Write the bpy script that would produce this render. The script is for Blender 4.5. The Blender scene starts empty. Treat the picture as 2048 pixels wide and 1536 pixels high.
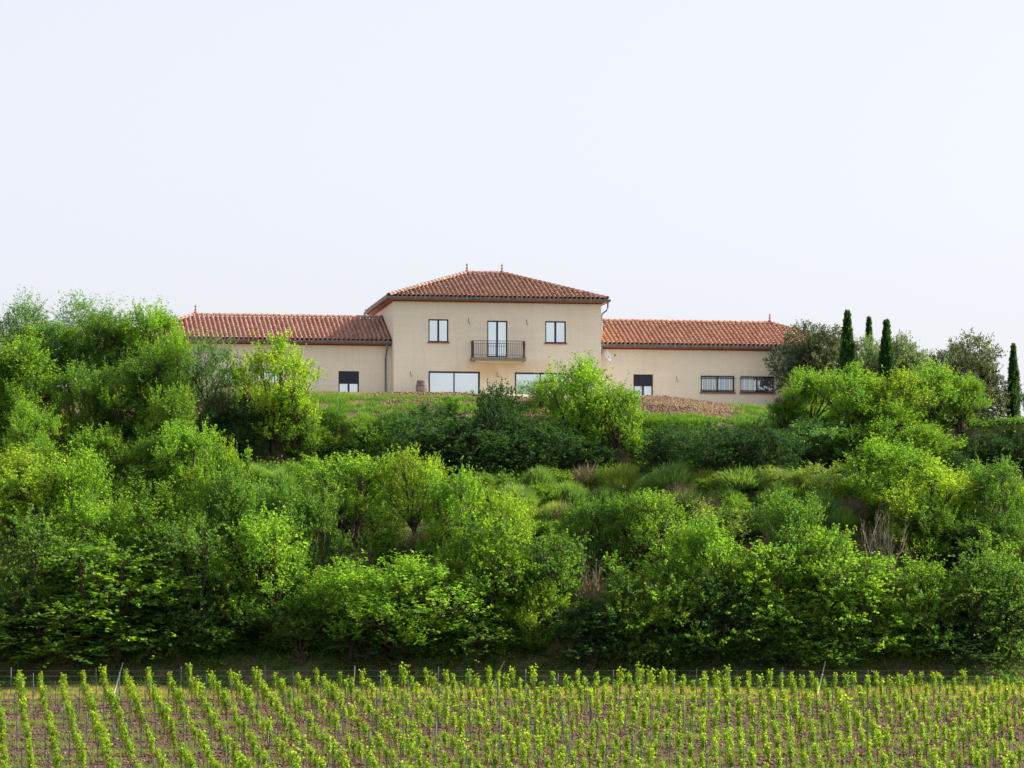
import bpy, math, random
import numpy as np
from mathutils import Vector, Matrix
R = math.radians
scene = bpy.context.scene
COL = scene.collection

# ------------------------------------------------------------------ camera, sky, sun, exposure
F, YH = 7140.0, 1275.76            # focal length in pixels of a 2048 px wide frame, row of the horizon
cam_d = bpy.data.cameras.new('camera'); cam = bpy.data.objects.new('camera', cam_d); COL.objects.link(cam)
cam.location = (0, 0, 0); cam.rotation_euler = (R(90), 0, 0)
cam_d.sensor_width = 36; cam_d.lens = 36 * F / 2048; cam_d.shift_y = (YH - 768) / 2048
cam_d.clip_start = 1; cam_d.clip_end = 6000
scene.camera = cam

SUN = Vector((1.42, 0.27, 1.0)).normalized()
world = bpy.data.worlds.new('World'); scene.world = world; world.use_nodes = True
wn = world.node_tree.nodes; wl = world.node_tree.links
for n in list(wn): wn.remove(n)
sky = wn.new('ShaderNodeTexSky'); sky.sky_type = 'NISHITA'; sky.sun_disc = False
sky.sun_elevation = math.asin(SUN.z); sky.sun_rotation = math.atan2(SUN.x, SUN.y)
sky.air_density = 1.0; sky.dust_density = 2.6; sky.ozone_density = 1.6; sky.altitude = 100
bg = wn.new('ShaderNodeBackground'); bg.inputs[1].default_value = 0.129
hs = wn.new('ShaderNodeHueSaturation'); hs.inputs['Saturation'].default_value = 0.5
tint = wn.new('ShaderNodeMix'); tint.data_type = 'RGBA'; tint.blend_type = 'MULTIPLY'; tint.inputs[0].default_value = 1; tint.inputs[7].default_value = (1.02, 1, 1.03, 1)
haze_mix = wn.new('ShaderNodeMix'); haze_mix.data_type = 'RGBA'; haze_mix.inputs[0].default_value = .55; haze_mix.inputs[7].default_value = (3.95, 3.93, 4.22, 1)
wo = wn.new('ShaderNodeOutputWorld')
wl.new(sky.outputs[0], hs.inputs['Color']); wl.new(hs.outputs[0], tint.inputs[6]); wl.new(tint.outputs[2], haze_mix.inputs[6]); wl.new(haze_mix.outputs[2], bg.inputs[0]); wl.new(bg.outputs[0], wo.inputs[0])

sd = bpy.data.lights.new('sun', 'SUN'); sd.energy = 5.0; sd.angle = R(0.5); sd.color = (1.0, 0.93, 0.80)
so = bpy.data.objects.new('sun', sd); COL.objects.link(so)
so.rotation_euler = SUN.to_track_quat('Z', 'Y').to_euler(); so.location = (60, 150, 80)

scene.view_settings.view_transform = 'Standard'; scene.view_settings.look = 'None'
scene.view_settings.gamma = 1; scene.view_settings.use_curve_mapping = False
scene.view_settings.exposure = 0.84

# ------------------------------------------------------------------ helpers
def tag(o, label=None, cat=None, group=None, kind=None):
    if label: o['label'] = label
    if cat: o['category'] = cat
    if group: o['group'] = group
    if kind: o['kind'] = kind
    return o

def link_mesh(name, me, mats, parent=None):
    o = bpy.data.objects.new(name, me); COL.objects.link(o)
    for m in (mats if isinstance(mats, (list, tuple)) else [mats]):
        me.materials.append(m)
    if parent: o.parent = parent
    return o

def empty(name, loc=(0, 0, 0), rz=0):
    o = bpy.data.objects.new(name, None); COL.objects.link(o)
    o.location = loc; o.rotation_euler = (0, 0, rz); o.empty_display_size = .3
    return o

def np_mesh(name, V, Fc, smooth=False):
    """V (n,3), Fc (m,k) with one k"""
    me = bpy.data.meshes.new(name)
    V = np.asarray(V, dtype=np.float32); Fc = np.asarray(Fc, dtype=np.int32)
    k = Fc.shape[1]
    me.vertices.add(len(V)); me.vertices.foreach_set('co', V.ravel())
    me.loops.add(Fc.size); me.loops.foreach_set('vertex_index', Fc.ravel())
    me.polygons.add(len(Fc)); me.polygons.foreach_set('loop_start', np.arange(0, Fc.size, k, dtype=np.int32))
    if smooth: me.polygons.foreach_set('use_smooth', np.ones(len(Fc), dtype=bool))
    me.update(calc_edges=True); me.validate()
    return me

class MB:
    def __init__(s): s.v = []; s.f = []; s.sm = []
    def face(s, pts):
        n = len(s.v); s.v += [tuple(p) for p in pts]; s.f.append(tuple(range(n, n + len(pts)))); s.sm.append(False)
    def box(s, x0, x1, y0, y1, z0, z1):
        n = len(s.v)
        s.v += [(x0,y0,z0),(x1,y0,z0),(x1,y1,z0),(x0,y1,z0),(x0,y0,z1),(x1,y0,z1),(x1,y1,z1),(x0,y1,z1)]
        for q in ((0,3,2,1),(4,5,6,7),(0,1,5,4),(1,2,6,5),(2,3,7,6),(3,0,4,7)): s.f.append(tuple(n+i for i in q)); s.sm.append(False)
    def tube(s, pts, rads, seg=6, cap=True):
        pts = [Vector(p) for p in pts]
        if not isinstance(rads, (list, tuple)): rads = [rads] * len(pts)
        n0 = len(s.v)
        for i, p in enumerate(pts):
            d = (pts[min(i+1, len(pts)-1)] - pts[max(i-1, 0)]).normalized()
            a = Vector((0, 0, 1)) if abs(d.z) < .9 else Vector((1, 0, 0))
            u = d.cross(a).normalized(); w = d.cross(u)
            for k in range(seg):
                t = 2*math.pi*k/seg
                s.v.append(tuple(p + (u*math.cos(t) + w*math.sin(t))*rads[i]))
        for i in range(len(pts)-1):
            for k in range(seg):
                a = n0+i*seg+k; b = n0+i*seg+(k+1) % seg
                s.f.append((a, b, b+seg, a+seg)); s.sm.append(True)
        if cap:
            s.f.append(tuple(n0+k for k in range(seg))); s.sm.append(False)
            s.f.append(tuple(n0+(len(pts)-1)*seg+k for k in reversed(range(seg)))); s.sm.append(False)
    def lathe(s, c, prof, seg=16):
        n0 = len(s.v)
        for r, z in prof:
            for k in range(seg):
                t = 2*math.pi*k/seg; s.v.append((c[0]+r*math.cos(t), c[1]+r*math.sin(t), c[2]+z))
        for i in range(len(prof)-1):
            for k in range(seg):
                a = n0+i*seg+k; b = n0+i*seg+(k+1) % seg
                s.f.append((a, b, b+seg, a+seg)); s.sm.append(True)
        s.f.append(tuple(n0+k for k in reversed(range(seg)))); s.sm.append(False)
        s.f.append(tuple(n0+(len(prof)-1)*seg+k for k in range(seg))); s.sm.append(False)
    def mesh(s, name):
        me = bpy.data.meshes.new(name); me.from_pydata(s.v, [], s.f); me.polygons.foreach_set('use_smooth', s.sm); me.update(); return me
    def build(s, name, mat, parent=None): return link_mesh(name, s.mesh(name), mat, parent)

# ------------------------------------------------------------------ materials
class NT:
    def __init__(s, name):
        s.m = bpy.data.materials.new(name); s.m.use_nodes = True; s.t = s.m.node_tree
        for n in list(s.t.nodes): s.t.nodes.remove(n)
        s.out = s.n('ShaderNodeOutputMaterial')
    def n(s, typ, **kw):
        n = s.t.nodes.new(typ)
        for k, v in kw.items():
            if k in n.inputs: n.inputs[k].default_value = v
            else: setattr(n, k, v)
        return n
    def l(s, a, b): s.t.links.new(a, b)
    def ramp(s, fac, stops, interp='LINEAR'):
        r = s.n('ShaderNodeValToRGB'); cr = r.color_ramp; cr.interpolation = interp
        while len(cr.elements) < len(stops): cr.elements.new(.5)
        for e, (p, c) in zip(cr.elements, stops):
            e.position = p; e.color = (c[0], c[1], c[2], 1) if not isinstance(c, float) else (c, c, c, 1)
        s.l(fac, r.inputs[0]); return r.outputs[0]
    def noise(s, scale, detail=4, rough=.55, vec=None, stretch=None):
        n = s.n('ShaderNodeTexNoise'); n.inputs['Scale'].default_value = scale
        n.inputs['Detail'].default_value = detail; n.inputs['Roughness'].default_value = rough
        if vec is None:
            vec = s.n('ShaderNodeTexCoord').outputs['Object']
        if stretch:
            mp = s.n('ShaderNodeMapping'); mp.inputs['Scale'].default_value = stretch
            s.l(vec, mp.inputs[0]); vec = mp.outputs[0]
        s.l(vec, n.inputs['Vector']); return n.outputs['Fac']
    def mix(s, fac, a, b, mode='MIX'):
        n = s.n('ShaderNodeMix', data_type='RGBA', blend_type=mode)
        for sock, v in ((n.inputs[0], fac), (n.inputs[6], a), (n.inputs[7], b)):
            if isinstance(v, (int, float)): sock.default_value = v
            elif isinstance(v, tuple): sock.default_value = (v[0], v[1], v[2], 1)
            else: s.l(v, sock)
        return n.outputs[2]
    def math(s, op, a, b=None):
        n = s.n('ShaderNodeMath', operation=op)
        for i, v in enumerate((a, b)):
            if v is None: continue
            if isinstance(v, (int, float)): n.inputs[i].default_value = v
            else: s.l(v, n.inputs[i])
        return n.outputs[0]
    def princ(s, col, rough=.8, spec=.3, metal=0, bump=None, bs=.3, bd=.02):
        p = s.n('ShaderNodeBsdfPrincipled')
        if isinstance(col, tuple): p.inputs['Base Color'].default_value = (col[0], col[1], col[2], 1)
        else: s.l(col, p.inputs['Base Color'])
        if isinstance(rough, (int, float)): p.inputs['Roughness'].default_value = rough
        else: s.l(rough, p.inputs['Roughness'])
        p.inputs['Specular IOR Level'].default_value = spec; p.inputs['Metallic'].default_value = metal
        if bump is not None:
            b = s.n('ShaderNodeBump'); b.inputs['Strength'].default_value = bs; b.inputs['Distance'].default_value = bd
            s.l(bump, b.inputs['Height']); s.l(b.outputs[0], p.inputs['Normal'])
        s.l(p.outputs[0], s.out.inputs[0]); return p

def simple(name, col, rough=.7, spec=.3, metal=0, var=.25, scale=6):
    t = NT(name); n = t.noise(scale, 5)
    c = t.mix(t.ramp(n, [(.3, 0.), (.7, 1.)]), tuple(x*(1-var) for x in col), tuple(min(1, x*(1+var)) for x in col))
    t.princ(c, rough, spec, metal, bump=t.noise(scale*8, 3), bs=.15, bd=.005); return t.m

def leaf_mat(name, spread=.3, trans=1.25, rough=.65, sheen=.10, yellow=(1.12, 1.08, .9)):
    """object colour is the leaf colour of the species; each leaf and each clump differs a little"""
    t = NT(name)
    oi = t.n('ShaderNodeObjectInfo'); geo = t.n('ShaderNodeNewGeometry')
    rnd = t.ramp(geo.outputs['Random Per Island'], [(0, (1-spread, 1-spread, 1-spread*.6)), (.55, (1., 1., 1.)), (.9, yellow), (1, (1.25, 1.18, 1.0))])
    c = t.mix(1.0, oi.outputs['Color'], rnd, 'MULTIPLY')
    n = t.noise(.9, 3, .6)
    c2 = t.mix(t.ramp(n, [(.38, 0.), (.62, 1.)]), t.mix(1.0, c, (.72, .80, .85), 'MULTIPLY'), t.mix(1.0, c, (1.25, 1.12, .8), 'MULTIPLY'))
    p = t.n('ShaderNodeBsdfPrincipled'); t.l(c2, p.inputs['Base Color'])
    p.inputs['Roughness'].default_value = rough; p.inputs['Specular IOR Level'].default_value = sheen
    tr = t.n('ShaderNodeBsdfTranslucent')
    t.l(t.mix(1.0, c2, (1.75*trans, 1.72*trans, .62*trans), 'MULTIPLY'), tr.inputs[0])
    ad = t.n('ShaderNodeAddShader'); t.l(p.outputs[0], ad.inputs[0]); t.l(tr.outputs[0], ad.inputs[1])
    t.l(ad.outputs[0], t.out.inputs[0]); return t.m

M = {}
M['leaf'] = leaf_mat('leaf')
M['silver_leaf'] = leaf_mat('silver_leaf', .35, .45, .55, .3, (1.25, 1.25, 1.2))
M['blade'] = leaf_mat('blade', .45, .8, .6, .15)
M['bark'] = simple('bark', (.075, .058, .045), .9, .1, var=.5, scale=3)
M['pale_bark'] = simple('pale_bark', (.30, .25, .20), .9, .1, var=.4, scale=3)
M['dry_twig'] = simple('dry_twig', (.25, .205, .125), .9, .1, var=.45, scale=3)
M['vine_wood'] = simple('vine_wood', (.16, .075, .045), .9, .1, var=.4, scale=10)
M['galvanised'] = simple('galvanised', (.24, .28, .31), .55, .5, .35, var=.25, scale=8)
M['wire'] = simple('wire', (.30, .33, .35), .4, .5, .7, var=.1)

def wall_mat():
    t = NT('cream_render')
    co = t.n('ShaderNodeTexCoord').outputs['Object']
    big = t.noise(.35, 4, .5, co); band = t.noise(1.0, 4, .6, co, (.25, .25, 3.2)); fine = t.noise(14, 6, .7, co)
    c = t.mix(t.ramp(big, [(.35, 0.), (.65, 1.)]), (.79, .715, .58), (.85, .785, .665))
    c = t.mix(t.ramp(band, [(.40, 0.), (.70, .55)]), c, (.90, .81, .64))
    c = t.mix(t.ramp(fine, [(.35, .28), (.6, 0.)]), c, (.42, .35, .27))
    # weathered ochre stain on the render beneath the balcony
    sp = t.n('ShaderNodeSeparateXYZ'); t.l(co, sp.inputs[0])
    dx = t.math('DIVIDE', t.math('SUBTRACT', sp.outputs[0], 7.2), 4.0)
    dz = t.math('DIVIDE', t.math('SUBTRACT', sp.outputs[2], 1.75), 1.0)
    rr = t.math('ADD', t.math('MULTIPLY', dx, dx), t.math('MULTIPLY', dz, dz))
    st = t.math('MULTIPLY', t.ramp(rr, [(0., 1.), (1., 0.)]), t.ramp(t.noise(.8, 5, .65, co), [(.3, .15), (.62, .75)]))
    c = t.mix(st, c, (.62, .44, .20))
    # darker rain streaks under the eaves
    stz = t.noise(1.6, 4, .6, co, (2.4, 2.4, .18))
    c = t.mix(t.ramp(stz, [(.52, 0.), (.8, .32)]), c, (.60, .51, .40))
    t.princ(c, .9, .1, bump=t.noise(30, 5, .7, co), bs=.45, bd=.02); return t.m
M['wall'] = wall_mat()

def tile_mat(name, cols, lichen=.35):
    t = NT(name); g = t.n('ShaderNodeNewGeometry').outputs['Random Per Island']
    st = [(i/(len(cols)-1), c) for i, c in enumerate(cols)]
    c = t.ramp(g, st)
    co = t.n('ShaderNodeTexCoord').outputs['Object']
    c = t.mix(t.ramp(t.noise(1.1, 5, .65, co), [(.5, 0.), (.75, lichen)]), c, (.16, .12, .09))
    c = t.mix(t.ramp(t.noise(9, 4, .6, co), [(.5, 0.), (.8, .25)]), c, (.60, .42, .28))
    t.princ(c, .85, .2, bump=t.noise(25, 3, .6, co), bs=.2, bd=.01); return t.m
M['tile_main'] = tile_mat('tile_main', [(.27, .14, .105), (.40, .225, .165), (.33, .17, .125), (.45, .29, .22), (.29, .145, .11)], .45)
M['tile_left'] = tile_mat('tile_left', [(.37, .18, .14), (.51, .28, .21), (.43, .21, .16), (.56, .35, .27), (.39, .19, .15)], .4)
M['tile_right'] = tile_mat('tile_right', [(.38, .175, .115), (.49, .27, .185), (.42, .205, .14), (.54, .33, .24), (.37, .17, .115)], .15)
M['terracotta'] = simple('terracotta', (.27, .12, .085), .8, .2, var=.25)
M['fascia'] = simple('fascia', (.36, .085, .04), .6, .3, var=.15)
M['gutter'] = simple('gutter', (.13, .155, .17), .5, .5, .3, var=.25, scale=3)
M['bracket'] = simple('bracket', (.42, .45, .46), .5, .5, .3)
M['dark_frame'] = simple('dark_frame', (.018, .020, .032), .45, .4, var=.2)
M['shutter'] = simple('shutter', (.028, .032, .052), .6, .3, var=.2)
M['iron'] = simple('iron', (.05, .05, .06), .5, .5, .4)
M['red_iron'] = simple('red_iron', (.10, .030, .028), .6, .4)
M['concrete'] = simple('concrete', (.25, .225, .18), .9, .2, var=.3, scale=5)
M['dish'] = simple('dish', (.72, .72, .72), .5, .4, var=.06)
M['barrel'] = simple('barrel', (.23, .19, .17), .8, .2, var=.35, scale=4)
M['hoop'] = simple('hoop', (.10, .10, .11), .5, .5, .5)
M['stone'] = simple('stone', (.40, .36, .31), .9, .2, var=.35, scale=5)
t = NT('window_glass')
t.princ(t.mix(t.ramp(t.noise(.5, 2), [(.3, 0.), (.7, 1.)]), (.66, .74, .76), (.74, .81, .82)), .04, .8, .92)
M['glass'] = t.m

# ------------------------------------------------------------------ terrain
def smooth(a): return a*a*(3-2*a)
PY = [-300, 0, 60, 120, 139, 175, 179.5, 181, 193, 198.6, 200.6, 203.5, 207, 255, 420, 900, 3000]
PZ = [-1.8, -1.8, -10, -8.2, -6.45, -2.78, -2.42, -1.2, 8.2, 9.25, 12.25, 13.5, 14.2, 14.2, 2, -12, -30]
_rg = np.random.RandomState(5)
_w = [(_rg.uniform(.12, .9), _rg.uniform(.1, .8), _rg.uniform(0, 6.3), _rg.uniform(0, 6.3)) for _ in range(9)]
def bumps(x, y):
    r = 0*x
    for a, b, p, q in _w: r = r + np.sin(a*x+p)*np.sin(b*y+q)/(1+2.2*(a+b))
    return r
def terrain(x, y):
    x = np.asarray(x, float); y = np.asarray(y, float)
    wob = .9*np.sin(x*.21+1.1) + .5*np.sin(x*.53+.4)
    k = np.clip((y-183)/8, 0, 1)*np.clip((215-y)/8, 0, 1)
    z = np.interp(y - wob*k, PY, PZ)
    drop = np.interp(x, [-60, 4, 9, 13.5, 20, 25, 60], [0, 0, .25, .8, 1.15, 1.95, 2.4])
    z = z - drop*np.clip((y-198)/5, 0, 1)*np.clip((330-y)/60, 0, 1)
    cl = np.clip((x-21.5)/3, 0, 1)
    z = z + cl*(np.interp(y, [194, 199.9, 200.5, 205, 212], [8.3, 9.0, 12.2, 12.25, 12.1]) - z)*np.clip((y-190)/4, 0, 1)*np.clip((214-y)/2, 0, 1)
    b = bumps(x, y)
    z = z + b*.55*np.clip((y-181)/5, 0, 1)*np.clip((203-y)/4, 0, 1) + b*.10*np.clip((207-y)/4, 0, 1)*np.clip((y-175)/3, 0, 1)
    return z

def frange(*segs):
    out = []
    for a, b, st in segs: out += list(np.arange(a, b, st))
    return np.array(out + [segs[-1][1]])
gx = frange((-3000, -400, 400), (-400, -60, 40), (-60, -34, 3), (-34, 34, .35), (34, 60, 3), (60, 400, 40), (400, 3000, 400))
gy = frange((-300, 100, 20), (100, 130, 3), (130, 176, .6), (176, 210, .25), (210, 260, 2), (260, 480, 12), (480, 3000, 200))
X, Yg = np.meshgrid(gx, gy)
Zg = terrain(X, Yg)
V = np.stack([X, Yg, Zg], -1).reshape(-1, 3)
nx, ny = len(gx), len(gy)
ii = (np.arange(ny-1)[:, None]*nx + np.arange(nx-1)[None, :]).ravel()
ground_me = np_mesh('ground', V, np.stack([ii, ii+1, ii+nx+1, ii+nx], -1), True)
t = NT('ground')
co = t.n('ShaderNodeTexCoord').outputs['Object']
sp = t.n('ShaderNodeSeparateXYZ'); t.l(co, sp.inputs[0])
earth = t.mix(t.ramp(t.noise(.9, 6, .65, co), [(.35, 0.), (.65, 1.)]), (.12, .075, .052), (.22, .145, .105))
earth = t.mix(t.ramp(t.noise(7, 5, .7, co), [(.45, 0.), (.7, .8)]), earth, (.30, .23, .17))
grass = t.mix(t.ramp(t.noise(1.4, 5, .6, co), [(.3, 0.), (.7, 1.)]), (.05, .085, .02), (.13, .15, .05))
soil_slope = t.mix(t.ramp(t.noise(.5, 4, .6, co), [(.42, 0.), (.60, 1.)]), earth, grass)
red = t.mix(t.ramp(t.noise(2.2, 6, .7, co), [(.3, 0.), (.7, 1.)]), (.075, .050, .031), (.155, .105, .062))
red = t.mix(t.ramp(t.noise(9, 4, .7, co), [(.5, 0.), (.7, .7)]), red, (.23, .17, .115))
vg = t.math('LESS_THAN', t.math('ADD', sp.outputs[1], t.math('MULTIPLY', t.noise(.6, 3, .5, co), 1.6)), 174.3)
bounce_gravel = t.mix(t.ramp(t.noise(11, 4, .7, co), [(.3, 0.), (.7, 1.)]), (.36, .30, .23), (.58, .50, .40))  # unseen pale gravel added before the house to bounce sunlight onto its walls
gv = t.math('MULTIPLY', t.math('GREATER_THAN', sp.outputs[1], 206.9), t.math('LESS_THAN', t.math('ABSOLUTE', t.math('SUBTRACT', sp.outputs[0], -2.)), 22.))
col = t.mix(gv, t.mix(vg, soil_slope, red), bounce_gravel)
t.princ(col, .95, .1, bump=t.noise(5, 6, .75, co), bs=.9, bd=.12)
M['ground'] = t.m
tag(link_mesh('ground', ground_me, M['ground']), kind='structure')

def px_x(px, y): return (px-1024)/F*y
def px_z(py, y): return (YH-py)/F*y
def hit(px, py, y0=176, y1=216):
    ys = np.arange(y0, y1, .1); zs = terrain(px_x(px, ys), ys)
    k = np.nonzero(zs*F/ys >= YH-py)[0]
    y = ys[k[0]] if len(k) else y1
    x = px_x(px, y); return x, y, float(terrain(x, y))

# ------------------------------------------------------------------ house
X0, D0, TH = -7.3234, 210.0, R(9.331)
cth, sth = math.cos(TH), math.sin(TH)
ZG = 14.0
def onw(px, py, w):
    tt = (px-1024)/F; u = (tt*(D0+w*cth)-X0+w*sth)/(cth-tt*sth); return u, (YH-py)/F*(D0+u*sth+w*cth)-ZG
house = empty('country_house', (X0, D0, ZG), TH)
tag(house, 'long cream rendered hilltop villa with a two storey centre, low wings and terracotta roofs', 'house')

def wall_block(u0, u1, w0, w1, z0, z1, holes, label=None):
    """four walls; front (w0) has openings with reveals"""
    m = MB()
    us = sorted({u0, u1} | {h[0] for h in holes} | {h[1] for h in holes})
    zs = sorted({z0, z1} | {h[2] for h in holes} | {h[3] for h in holes})
    for i in range(len(us)-1):
        for j in range(len(zs)-1):
            cu, cz = (us[i]+us[i+1])/2, (zs[j]+zs[j+1])/2
            if any(h[0] < cu < h[1] and h[2] < cz < h[3] for h in holes): continue
            m.face([(us[i], w0, zs[j]), (us[i+1], w0, zs[j]), (us[i+1], w0, zs[j+1]), (us[i], w0, zs[j+1])])
    dp = .24
    for a, b, c, d in holes:
        m.face([(a, w0, c), (a, w0, d), (a, w0+dp, d), (a, w0+dp, c)])
        m.face([(b, w0, c), (b, w0+dp, c), (b, w0+dp, d), (b, w0, d)])
        m.face([(a, w0, d), (b, w0, d), (b, w0+dp, d), (a, w0+dp, d)])
        m.face([(a, w0, c), (a, w0+dp, c), (b, w0+dp, c), (b, w0, c)])
    m.face([(u0, w0, z0), (u0, w0, z1), (u0, w1, z1), (u0, w1, z0)])
    m.face([(u1, w0, z0), (u1, w1, z0), (u1, w1, z1), (u1, w0, z1)])
    m.face([(u0, w1, z0), (u0, w1, z1), (u1, w1, z1), (u1, w1, z0)])
    m.face([(u0, w0, z1), (u1, w0, z1), (u1, w1, z1), (u0, w1, z1)])
    return tag(m.build('wall', M['wall'], house), label)

def window(hole, w0, leaves=2, shutter=0., fr=.075, name='window', recess=.08, transom=False):
    a, b, c, d = hole; wf = w0+recess
    m = MB(); e = .002
    m.box(a+e, a+fr, wf, wf+.07, c+e, d-e); m.box(b-fr, b-e, wf, wf+.07, c+e, d-e)
    m.box(a+fr, b-fr, wf, wf+.07, d-fr, d-e); m.box(a+fr, b-fr, wf, wf+.07, c+e, c+fr)
    o = m.build(name, M['dark_frame'], house)
    for k in range(1, leaves):
        uu = a+(b-a)*k/leaves; hw = .055 if leaves == 2 and (b-a) < 1.6 else .035
        s = MB(); s.box(uu-hw, uu+hw, wf-.012, wf+.058, c+fr, d-fr-shutter); s.build('mullion', M['dark_frame'], o)
    g = MB(); g.box(a+fr-.01, b-fr+.01, wf+.035, wf+.045, c+fr-.01, d-fr+.01); g.build('pane', M['glass'], o)
    if shutter:
        s = MB(); n = int(shutter/.055)
        for i in range(n):
            z = d-fr-(i+.5)*shutter/n
            s.box(a+fr, b-fr, wf-.02, wf+.02, z-shutter/n*.42, z+shutter/n*.42)
        s.box(a+fr, b-fr, wf-.004, wf+.030, d-fr-shutter, d-fr)
        s.box(a+fr, b-fr, wf-.03, wf+.030, d-fr-shutter-.05, d-fr-shutter)
        s.build('roller_shutter', M['shutter'], o)
    return o

def sill(hole, w0, o, h=.06, mat='terracotta'):
    a, b, c, d = hole; m = MB(); m.box(a-.08, b+.08, w0-.07, w0+.079, c-h, c-.001); m.build('sill', M[mat], o)

TW0, TW1, TU0, TU1 = .42, 10.72, .42, 12.87
ZE = 20.08-ZG   # tower eave
def hole(px0, px1, py0, py1, w):
    a, d0 = onw(px0, py0, w); b, _ = onw(px1, py0, w); _, c0 = onw(px0, py1, w); return (a, b, c0, d0)
h_w1 = hole(857, 897, 638, 684, TW0); h_door = hole(974.5, 1015, 641, 714, TW0); h_w2 = hole(1090.5, 1132, 642, 686, TW0)
g1 = hole(857, 960, 742, 790, TW0); g1 = (g1[0], g1[1], .12, g1[3]); g2 = hole(1029.5, 1133, 744.5, 790, TW0); g2 = (g2[0], g2[1], .12, g2[3])
wall_block(TU0, TU1, TW0, TW1, -1.2, ZE-.02, [h_w1, h_door, h_w2, g1, g2])
o = window(h_w1, TW0); sill(h_w1, TW0, o); tag(o, 'left upper casement window of the tall centre block')
o = window(h_w2, TW0); sill(h_w2, TW0, o); tag(o, 'right upper casement window of the tall centre block')
tag(window(h_door, TW0, name='balcony_door'), 'dark framed glazed double door opening on the balcony')
tag(window(g1, TW0, 2, name='sliding_door', fr=.10), 'wide dark framed sliding glass door beside the barrel')
tag(window(g2, TW0, 2, name='sliding_door', fr=.10), 'wide dark framed sliding glass door behind the green tree')

WW = 1.58; WE = 1.20; WB = 9.9; WRG = (WE+WB)/2
ZWE = 17.52-ZG; ZWR = ZWE+(WRG-WE)*math.tan(R(21.6))
ZTR = ZE+5.57*math.tan(R(19.3))
UL = -10.87-(WRG-WE); UR = 24.39+(WRG-WE)
hl1 = hole(677, 718, 742, 790, WW); hl1 = (hl1[0], hl1[1], .10, hl1[3]); hl2 = hole(442, 562, 738, 771, WW)
hr1 = hole(1267, 1306, 748.5, 800, WW); hr1 = (hr1[0], hr1[1], .05, hr1[3]); hr2 = hole(1402, 1468.5, 751.5, 784, WW); hr3 = hole(1481, 1548, 752.5, 785, WW)
wall_block(UL+.38, TU0-.002, WW, WB-.38, -1.2, ZWE-.02, [hl1, hl2], 'front wall of the left wing')
wall_block(TU1+.002, UR-.38, WW, WB-.38, -1.8, ZWE-.02, [hr1, hr2, hr3], 'front wall of the right wing')
tag(window(hl1, WW, 2, .62, name='door'), 'left wing door with its dark roller shutter half down')
tag(window(hr1, WW, 2, .58, name='door'), 'right wing door with its dark roller shutter half down')
def barred(h, nb, leaves, lab):
    o = window(h, WW, leaves); a, b, c, d = h
    sill(h, WW, o, .09)
    g = MB()
    for k in range(nb):
        u = a+.04+(b-a-.08)*k/(nb-1); g.tube([(u, WW-.045, c-.03), (u, WW-.045, d+.03)], .020, 5)
    for z in (c+.12, d-.14):
        g.box(a-.05, b+.05, WW-.058, WW-.045, z-.018, z+.018)
    for u in (a-.05, b+.05):
        for z in (c+.10, d-.12): g.box(u-.01, u+.01, WW-.058, WW+.01, z-.012, z+.012)
    g.build('grille', M['iron'], o); tag(o, lab)
barred(hl2, 22, 3, 'long barred window half hidden by the trees of the left wing')
barred(hr2, 14, 2, 'left barred window of the right wing')
barred(hr3, 14, 2, 'right barred window of the right wing, nearest the olive trees')

# roofs made of single barrel tiles
class Tiles:
    def __init__(s): s.V = []; s.F = []; s.n = 0
    def add(s, P):
        a, b, _ = P.shape; idx = np.arange(a*b).reshape(a, b)+s.n
        s.V.append(P.reshape(-1, 3)); s.n += a*b
        s.F.append(np.stack([idx[:-1, :-1], idx[:-1, 1:], idx[1:, 1:], idx[1:, :-1]], -1).reshape(-1, 4))
    def build(s, name, mat, parent):
        me = np_mesh(name, np.concatenate(s.V), np.concatenate(s.F), True); return link_mesh(name, me, mat, parent)
trng = np.random.RandomState(3)
def tile_face(T, O, U, S, L, H, lo, hi, per=.275, crs=.37):
    """O eave corner, U unit along eave, S unit up the slope, lo(v)/hi(v) limits along u"""
    O, U, S = (np.array(a, float) for a in (O, U, S)); N = np.cross(U, S); N = N/np.linalg.norm(N)
    if N[2] < 0: N = -N
    ncol = int(L/per); nrow = int(math.ceil(H/crs)); off = (L-ncol*per)/2
    for i in range(ncol+1):
        for kind in (0, 1):
            uc = off+(i+(.5 if kind else 0))*per
            for j in range(nrow):
                v0 = j*crs-.05; v1 = min(v0+crs+.05, H+.02); vm = (v0+v1)/2
                if uc < lo(vm)-.02 or uc > hi(vm)+.02: continue
                r0, r1 = (.092, .078) if kind == 0 else (.082, .094)
                jx, jn = trng.normal(0, .006), trng.normal(0, .005)
                ang = np.linspace(0, math.pi, 7) if kind == 0 else np.linspace(math.pi, 2*math.pi, 5)
                rows = []
                for v, r, lift in ((v0, r0, .018), (v1, r1, .0)):
                    base = O+U*(uc+jx)+S*v+N*((.055 if kind == 0 else .10)+lift+jn)
                    rows.append(base+np.outer(np.cos(ang)*r, U)+np.outer(np.sin(ang)*r*(1.45 if kind == 0 else 1), N))
                T.add(np.array(rows))
def caps(T, A, B, r=.13, step=.36):
    A = np.array(A, float); B = np.array(B, float); L = np.linalg.norm(B-A); d = (B-A)/L
    side = np.cross(d, (0, 0, 1.)); side /= np.linalg.norm(side); up = np.cross(side, d)
    n = int(L/step)
    for i in range(n+1):
        a = A+d*i*step; b = A+d*min((i+1)*step+.04, L)
        ang = np.linspace(-.25, math.pi+.25, 8)
        T.add(np.array([a+up*.075+np.outer(np.cos(ang)*r*1.08, side)+np.outer(np.sin(ang)*r*.95, up),
                        b+up*.05+np.outer(np.cos(ang)*r*.88, side)+np.outer(np.sin(ang)*r*.8, up)]))
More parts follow.
